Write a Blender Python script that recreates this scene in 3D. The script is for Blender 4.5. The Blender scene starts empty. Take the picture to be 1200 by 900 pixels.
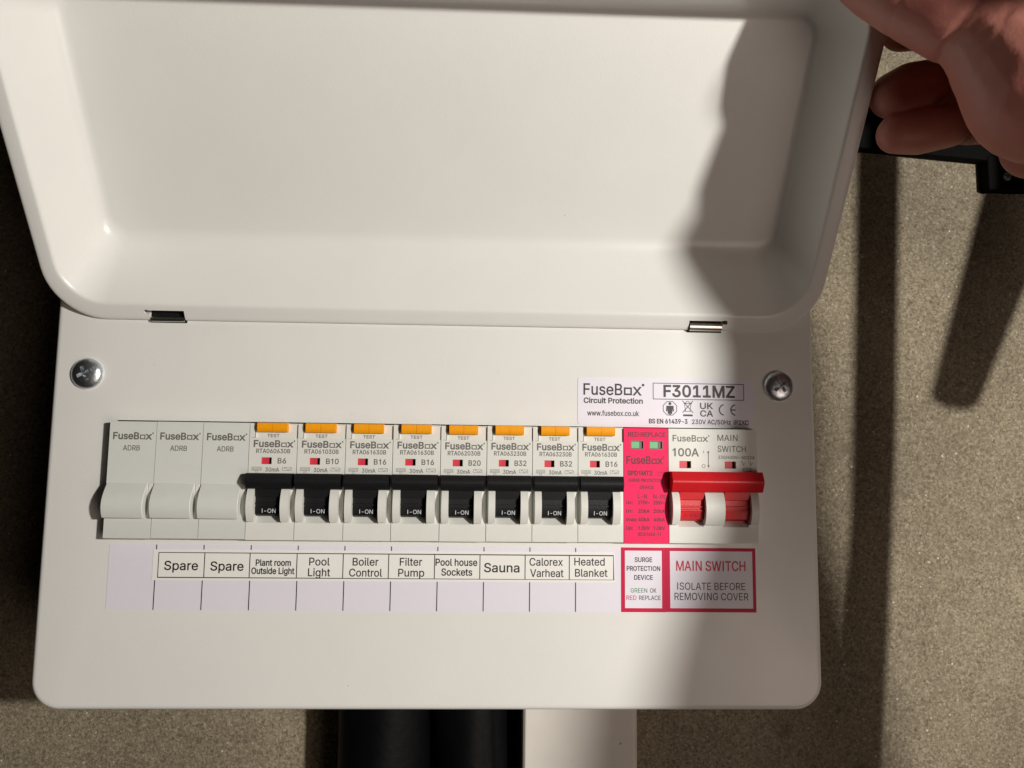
import bpy, bmesh, math, random, json
from mathutils import Vector, Matrix
from mathutils.geometry import delaunay_2d_cdt
random.seed(7)
SC = bpy.context.scene
COL = SC.collection
# ------------------------------------------------------------------ space
# All numbers are millimetres measured on the unit's front: x right, y up, z out towards the viewer.
def W(x, y, z): return Vector((x * .001, -z * .001, y * .001))

# ------------------------------------------------------------------ camera
cam = bpy.data.cameras.new('camera'); camo = bpy.data.objects.new('camera', cam); COL.objects.link(camo)
cam.sensor_width = 36; cam.lens = 891.43 / 1200 * 36; cam.clip_start = .01; cam.clip_end = 50
RM = [[0.999204, -0.015862, -0.036592], [0.011968, 0.994476, -0.104279], [0.038044, 0.103758, 0.993875]]
ax = [W(RM[0][k], RM[1][k], RM[2][k]) * 1000 for k in range(3)]
m = Matrix.Identity(4)
for k in range(3):
    for r in range(3): m[r][k] = ax[k][r]
m.translation = W(143.12, 29.91, 303.04)
camo.matrix_world = m
SC.camera = camo

# ------------------------------------------------------------------ world and lamps (a dark room, one work lamp at the right, an added fill)
wd = bpy.data.worlds.new('World'); SC.world = wd; wd.use_nodes = True
wd.node_tree.nodes['Background'].inputs[0].default_value = (1, .8, .65, 1)
wd.node_tree.nodes['Background'].inputs[1].default_value = .0025
def lamp(name, kind, pos, power, col, **kw):
    l = bpy.data.lights.new(name, kind); l.energy = power; l.color = col
    o = bpy.data.objects.new(name, l); COL.objects.link(o); o.location = W(*pos)
    for k, v in kw.items(): setattr(l, k, v)
    return o
LAMP = (600, 110, 650)
lamp('work_lamp', 'POINT', LAMP, 25.5, (1, .963, .90), shadow_soft_size=.019)
fill = lamp('bounce_fill', 'AREA', (540, -190, 560), 1.25, (1, .82, .71), shape='DISK', size=.42)  # added soft fill standing in for bounced room light, not a real lamp
fill.rotation_euler = (W(230, 0, 0) - fill.location).to_track_quat('-Z', 'Y').to_euler()
SC.view_settings.view_transform = 'Standard'; SC.view_settings.look = 'None'
SC.view_settings.exposure = 0; SC.view_settings.gamma = 1

# ------------------------------------------------------------------ materials
def mat(name, col, rough=.5, metal=0, var=0, vscale=300, bump=0, bscale=900, spec=.5, sss=0):
    mt = bpy.data.materials.new(name); mt.use_nodes = True
    nt = mt.node_tree; b = nt.nodes['Principled BSDF']
    b.inputs['Base Color'].default_value = (*col, 1); b.inputs['Roughness'].default_value = rough
    b.inputs['Metallic'].default_value = metal; b.inputs['Specular IOR Level'].default_value = spec
    if sss:
        b.inputs['Subsurface Weight'].default_value = sss; b.inputs['Subsurface Scale'].default_value = .006
        b.inputs['Subsurface Radius'].default_value = (1, .25, .12)
    tc = nt.nodes.new('ShaderNodeTexCoord')
    if var:
        n = nt.nodes.new('ShaderNodeTexNoise'); n.inputs['Scale'].default_value = vscale; n.inputs['Detail'].default_value = 5
        nt.links.new(tc.outputs['Object'], n.inputs['Vector'])
        mx = nt.nodes.new('ShaderNodeMix'); mx.data_type = 'RGBA'
        mx.inputs['A'].default_value = (*[c * (1 - var) for c in col], 1)
        mx.inputs['B'].default_value = (*[min(1, c * (1 + var)) for c in col], 1)
        nt.links.new(n.outputs['Fac'], mx.inputs['Factor']); nt.links.new(mx.outputs['Result'], b.inputs['Base Color'])
    if bump:
        n2 = nt.nodes.new('ShaderNodeTexNoise'); n2.inputs['Scale'].default_value = bscale; n2.inputs['Detail'].default_value = 3
        nt.links.new(tc.outputs['Object'], n2.inputs['Vector'])
        bp = nt.nodes.new('ShaderNodeBump'); bp.inputs['Strength'].default_value = bump; bp.inputs['Distance'].default_value = .0004
        nt.links.new(n2.outputs['Fac'], bp.inputs['Height']); nt.links.new(bp.outputs['Normal'], b.inputs['Normal'])
    return mt
M = {
 'paint': mat('white_powder_coat', (.75, .742, .71), .30, var=.03, vscale=40, bump=.10, bscale=1400),
 'plastic': mat('pale_grey_plastic', (.70, .70, .65), .48, var=.03, vscale=200, bump=.08, bscale=2500),
 'plastic_b': mat('blank_grey_plastic', (.655, .67, .635), .5, var=.03, vscale=200, bump=.08, bscale=2500),
 'black': mat('black_plastic', (.007, .007, .008), .5, spec=.3, var=.3, vscale=900, bump=.25, bscale=1800),
 'orange': mat('orange_plastic', (.92, .35, .004), .5, spec=.3, var=.12, vscale=700, bump=.15, bscale=1500),
 'red': mat('red_plastic', (.58, .012, .018), .4, spec=.35, var=.08, vscale=500, bump=.15, bscale=1800),
 'flag': mat('red_flag', (.62, .03, .055), .5),
 'pink': mat('pink_plastic', (.88, .028, .125), .6, spec=.15, var=.05, vscale=600, bump=.12, bscale=2500),
 'green': mat('green_flag', (.14, .48, .22), .4),
 'clear': mat('window_rim', (.45, .42, .40), .15, metal=.6),
 'ink': mat('grey_ink', (.125, .12, .11), .6),
 'inkp': mat('purple_grey_ink', (.11, .012, .03), .6),
 'kink': mat('black_ink', (.012, .011, .012), .5),
 'wink': mat('white_ink', (.62, .64, .66), .6),
 'rink': mat('red_ink', (.55, .01, .05), .5),
 'gink': mat('green_ink', (.04, .22, .09), .5),
 'lilac': mat('lilac_label', (.755, .72, .80), .45, var=.02, vscale=300, bump=.05, bscale=1200),
 'tape': mat('white_tape', (.82, .81, .77), .45, var=.015, vscale=300),
 'crimson': mat('crimson_print', (.56, .002, .055), .5, spec=.25),
 'zinc': mat('zinc_screw', (.68, .71, .74), .36, metal=1, var=.25, vscale=600, bump=.3, bscale=700),
 'steel': mat('hinge_steel', (.62, .58, .52), .28, metal=1, var=.1, vscale=400),
 'trunk': mat('white_trunking_plastic', (.66, .625, .57), .45, var=.05, vscale=120, bump=.08, bscale=600),
 'hose': mat('black_rubber', (.0022, .0022, .0026), .5, spec=.10, var=.5, vscale=90, bump=.4, bscale=260),
 'iron': mat('black_iron', (.004, .004, .004), .8, spec=.06, var=.4, vscale=300, bump=.3, bscale=500),
 'cloth': mat('dark_cloth', (.03, .03, .04), .9, var=.3, vscale=300, bump=.4, bscale=800),
}
def skin_mat():
    mt = mat('skin', (.46, .205, .165), .5, var=.3, vscale=38, bump=.0, sss=.35)
    nt = mt.node_tree; b = nt.nodes['Principled BSDF']; tc = nt.nodes['Texture Coordinate']
    v = nt.nodes.new('ShaderNodeTexVoronoi'); v.inputs['Scale'].default_value = 900
    n = nt.nodes.new('ShaderNodeTexNoise'); n.inputs['Scale'].default_value = 160; n.inputs['Detail'].default_value = 6
    w = nt.nodes.new('ShaderNodeTexWave'); w.inputs['Scale'].default_value = 70; w.inputs['Distortion'].default_value = 9; w.inputs['Detail'].default_value = 3
    for q in (v, n, w): nt.links.new(tc.outputs['Object'], q.inputs['Vector'])
    a = nt.nodes.new('ShaderNodeMath'); a.operation = 'MULTIPLY_ADD'; a.inputs[1].default_value = .35
    nt.links.new(v.outputs['Distance'], a.inputs[0]); nt.links.new(n.outputs['Fac'], a.inputs[2])
    mx = [q for q in nt.nodes if q.bl_idname == 'ShaderNodeMix'][0]; mx.inputs['A'].default_value = (.42, .11, .095, 1); mx.inputs['B'].default_value = (.55, .26, .195, 1)
    a2 = nt.nodes.new('ShaderNodeMath'); a2.operation = 'MULTIPLY_ADD'; a2.inputs[1].default_value = .04
    nt.links.new(w.outputs['Fac'], a2.inputs[0]); nt.links.new(a.outputs[0], a2.inputs[2])
    bp = nt.nodes.new('ShaderNodeBump'); bp.inputs['Strength'].default_value = .16; bp.inputs['Distance'].default_value = .0007
    nt.links.new(a2.outputs[0], bp.inputs['Height']); nt.links.new(bp.outputs['Normal'], b.inputs['Normal'])
    return mt
def soil(mt, dark, scale, lo, hi):
    nt = mt.node_tree; b = nt.nodes['Principled BSDF']; tc = nt.nodes['Texture Coordinate']
    v = nt.nodes.new('ShaderNodeTexVoronoi'); v.inputs['Scale'].default_value = scale; nt.links.new(tc.outputs['Object'], v.inputs['Vector'])
    r = nt.nodes.new('ShaderNodeValToRGB'); e = r.color_ramp.elements
    e[0].position, e[0].color = lo, (.75, .75, .75, 1); e[1].position, e[1].color = hi, (0, 0, 0, 1)
    nt.links.new(v.outputs['Distance'], r.inputs[0])
    mx = nt.nodes.new('ShaderNodeMix'); mx.data_type = 'RGBA'; old = b.inputs['Base Color'].links[0].from_socket
    nt.links.new(r.outputs[0], mx.inputs['Factor']); nt.links.new(old, mx.inputs['A']); mx.inputs['B'].default_value = (*dark, 1)
    nt.links.new(mx.outputs['Result'], b.inputs['Base Color'])
    n = nt.nodes.new('ShaderNodeTexNoise'); n.inputs['Scale'].default_value = 55; n.inputs['Detail'].default_value = 8; nt.links.new(tc.outputs['Object'], n.inputs['Vector'])
    m_ = nt.nodes.new('ShaderNodeMapRange'); m_.inputs[3].default_value = b.inputs['Roughness'].default_value - .07; m_.inputs[4].default_value = b.inputs['Roughness'].default_value + .09
    nt.links.new(n.outputs['Fac'], m_.inputs[0]); nt.links.new(m_.outputs[0], b.inputs['Roughness'])
soil(M['paint'], (.2, .17, .14), 34, .005, .009)
soil(M['trunk'], (.25, .2, .15), 130, .05, .09)
M['skin'] = skin_mat()
def wall_mat():
    mt = bpy.data.materials.new('rough_render'); mt.use_nodes = True
    nt = mt.node_tree; b = nt.nodes['Principled BSDF']; b.inputs['Roughness'].default_value = .85; b.inputs['Specular IOR Level'].default_value = .25
    tc = nt.nodes.new('ShaderNodeTexCoord')
    def noise(s, d):
        n = nt.nodes.new('ShaderNodeTexNoise'); n.inputs['Scale'].default_value = s; n.inputs['Detail'].default_value = d
        nt.links.new(tc.outputs['Object'], n.inputs['Vector']); return n
    def ramp(src, stops):
        r = nt.nodes.new('ShaderNodeValToRGB'); e = r.color_ramp.elements
        e[0].position, e[0].color = stops[0][0], (*stops[0][1], 1); e[1].position, e[1].color = stops[-1][0], (*stops[-1][1], 1)
        for p, c in stops[1:-1]:
            q = e.new(p); q.color = (*c, 1)
        nt.links.new(src, r.inputs[0]); return r
    def mix(kind, a, bb, f):
        mx = nt.nodes.new('ShaderNodeMix'); mx.data_type = 'RGBA'; mx.blend_type = kind
        if isinstance(f, float): mx.inputs['Factor'].default_value = f
        else: nt.links.new(f, mx.inputs['Factor'])
        for s, k in ((a, 'A'), (bb, 'B')):
            if isinstance(s, tuple): mx.inputs[k].default_value = (*s, 1)
            else: nt.links.new(s, mx.inputs[k])
        return mx.outputs['Result']
    grain = noise(690, 4); grain.inputs['Distortion'].default_value = .8; grain.inputs['Roughness'].default_value = .62; big = noise(14, 5); mid = noise(170, 5)
    base = ramp(grain.outputs['Fac'], [(.30, (.115, .095, .063)), (.50, (.235, .198, .140)), (.70, (.38, .327, .24))])
    c = mix('MULTIPLY', base.outputs[0], ramp(big.outputs['Fac'], [(.3, (.80, .79, .78)), (.7, (1.12, 1.11, 1.09))]).outputs[0], 1.0)
    c = mix('MULTIPLY', c, ramp(mid.outputs['Fac'], [(.35, (.80, .79, .78)), (.6, (1.08, 1.08, 1.08))]).outputs[0], .4)
    vo = nt.nodes.new('ShaderNodeTexVoronoi'); vo.inputs['Scale'].default_value = 420; nt.links.new(tc.outputs['Object'], vo.inputs['Vector'])
    sp = nt.nodes.new('ShaderNodeSeparateColor'); nt.links.new(vo.outputs['Color'], sp.inputs[0])
    near = ramp(vo.outputs['Distance'], [(.10, (1, 1, 1)), (.26, (0, 0, 0))])
    def sel(ch, lo):
        t = nt.nodes.new('ShaderNodeMath'); t.operation = 'GREATER_THAN'; t.inputs[1].default_value = lo; nt.links.new(sp.outputs[ch], t.inputs[0])
        u = nt.nodes.new('ShaderNodeMath'); u.operation = 'MULTIPLY'; nt.links.new(t.outputs[0], u.inputs[0]); nt.links.new(near.outputs[0], u.inputs[1]); return u.outputs[0]
    c = mix('MIX', c, (.40, .35, .265), sel(2, .74)); c = mix('MIX', c, (.66, .59, .46), sel(0, .965)); c = mix('MIX', c, (.06, .043, .026), sel(1, .95))
    # sparse brown stains
    v2 = nt.nodes.new('ShaderNodeTexVoronoi'); v2.inputs['Scale'].default_value = 22; nt.links.new(tc.outputs['Object'], v2.inputs['Vector'])
    st = ramp(v2.outputs['Distance'], [(.03, (.55, .55, .55)), (.11, (0, 0, 0))])
    c = mix('MIX', c, (.10, .068, .042), st.outputs[0])
    nt.links.new(c, b.inputs['Base Color'])
    bp = nt.nodes.new('ShaderNodeBump'); bp.inputs['Strength'].default_value = .7; bp.inputs['Distance'].default_value = .0007
    nt.links.new(grain.outputs['Fac'], bp.inputs['Height']); nt.links.new(bp.outputs['Normal'], b.inputs['Normal'])
    return mt
M['wall'] = wall_mat()

# ------------------------------------------------------------------ mesh helpers
def empty(name, org, label=None, cat=None, group=None):
    o = bpy.data.objects.new(name, None); COL.objects.link(o); o.location = W(*org); o.empty_display_size = .01
    tag(o, label, cat, group); o['_org'] = list(org); return o
def tag(o, label=None, cat=None, group=None, kind=None):
    for k, v in (('label', label), ('category', cat), ('group', group), ('kind', kind)):
        if v: o[k] = v
class MB:
    """collects faces in millimetres, then links them as ONE mesh object"""
    def __init__(self): self.v = []; self.f = []; self.mi = []
    def add(self, vs, fs, mi=0):
        b = len(self.v); self.v += [tuple(p) for p in vs]; self.f += [[b + i for i in f] for f in fs]; self.mi += [mi] * len(fs)
    def box(self, x0, x1, y0, y1, z0, z1, mi=0):
        vs = [(x, y, z) for x in (x0, x1) for y in (y0, y1) for z in (z0, z1)]
        self.add(vs, [(0, 1, 3, 2), (4, 6, 7, 5), (0, 4, 5, 1), (2, 3, 7, 6), (0, 2, 6, 4), (1, 5, 7, 3)], mi)
    def prism_x(self, prof, x0, x1, mi=0):        # closed (y, z) profile run along x
        n = len(prof); vs = [(x0, y, z) for y, z in prof] + [(x1, y, z) for y, z in prof]
        self.add(vs, [tuple(range(n)), tuple(range(2 * n - 1, n - 1, -1))] + [(i, i + n, (i + 1) % n + n, (i + 1) % n) for i in range(n)], mi)
    def prism_z(self, prof, z0, z1, mi=0):
        n = len(prof); vs = [(x, y, z0) for x, y in prof] + [(x, y, z1) for x, y in prof]
        self.add(vs, [tuple(range(n)), tuple(range(2 * n - 1, n - 1, -1))] + [(i, i + n, (i + 1) % n + n, (i + 1) % n) for i in range(n)], mi)
    def loops(self, rings, cap0=False, cap1=False, mi=0):
        n = len(rings[0]); vs = [p for r in rings for p in r]; fs = []
        for k in range(len(rings) - 1):
            for i in range(n): fs.append((k * n + i, k * n + (i + 1) % n, (k + 1) * n + (i + 1) % n, (k + 1) * n + i))
        if cap0: fs.append(tuple(range(n - 1, -1, -1)))
        if cap1: fs.append(tuple((len(rings) - 1) * n + i for i in range(n)))
        self.add(vs, fs, mi)
    def cells(self, xs, ys, h, z0, mi=0, mf=None):
        """stepped relief over a grid of break lines; h(i, j) is the height of a cell"""
        nx, ny = len(xs) - 1, len(ys) - 1
        H = [[h(i, j) for j in range(ny)] for i in range(nx)]
        g = lambda i, j: H[i][j] if 0 <= i < nx and 0 <= j < ny else z0
        mm = lambda i, j: mf(i, j) if mf and 0 <= i < nx and 0 <= j < ny else mi
        for i in range(nx):
            for j in range(ny):
                z = H[i][j]; self.add([(xs[i], ys[j], z), (xs[i + 1], ys[j], z), (xs[i + 1], ys[j + 1], z), (xs[i], ys[j + 1], z)], [(0, 1, 2, 3)], mm(i, j))
        for i in range(nx + 1):
            for j in range(ny):
                a, b = g(i - 1, j), g(i, j)
                if abs(a - b) > 1e-6: self.add([(xs[i], ys[j], a), (xs[i], ys[j + 1], a), (xs[i], ys[j + 1], b), (xs[i], ys[j], b)], [(0, 1, 2, 3)], mi)
        for j in range(ny + 1):
            for i in range(nx):
                a, b = g(i, j - 1), g(i, j)
                if abs(a - b) > 1e-6: self.add([(xs[i], ys[j], a), (xs[i + 1], ys[j], a), (xs[i + 1], ys[j], b), (xs[i], ys[j], b)], [(0, 1, 2, 3)], mi)
    def build(self, name, mats, parent=None, org=None, smooth=35, weld=True, bevel=0):
        org = org or (list(parent['_org']) if parent is not None else (0, 0, 0))
        o0 = W(*org)
        me = bpy.data.meshes.new(name); me.from_pydata([W(*p) - o0 for p in self.v], [], self.f)
        for mt in (mats if isinstance(mats, (list, tuple)) else [mats]): me.materials.append(M[mt])
        me.polygons.foreach_set('material_index', self.mi)
        bm = bmesh.new(); bm.from_mesh(me)
        if weld: bmesh.ops.remove_doubles(bm, verts=bm.verts, dist=1e-7)
        bmesh.ops.recalc_face_normals(bm, faces=bm.faces)
        bm.to_mesh(me); bm.free()
        if smooth: me.shade_smooth(); me.set_sharp_from_angle(angle=math.radians(smooth))
        ob = bpy.data.objects.new(name, me); COL.objects.link(ob)
        ob['_org'] = list(org)
        if parent is not None: ob.parent = parent; ob.location = o0 - W(*parent['_org'])
        else: ob.location = o0
        if bevel:
            b = ob.modifiers.new('bevel', 'BEVEL'); b.width = bevel * .001; b.segments = 2; b.limit_method = 'ANGLE'; b.angle_limit = math.radians(40)
        return ob
def bake(ob):
    dg = bpy.context.evaluated_depsgraph_get(); me = bpy.data.meshes.new_from_object(ob.evaluated_get(dg))
    ob.modifiers.clear(); ob.data = me; return ob
def rrect(x0, x1, y0, y1, r, n=8):
    p = []
    for cx, cy, a in ((x1 - r, y1 - r, 0), (x0 + r, y1 - r, 90), (x0 + r, y0 + r, 180), (x1 - r, y0 + r, 270)):
        for k in range(n + 1):
            t = math.radians(a + 90 * k / n); p.append((cx + r * math.cos(t), cy + r * math.sin(t)))
    return p

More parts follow.
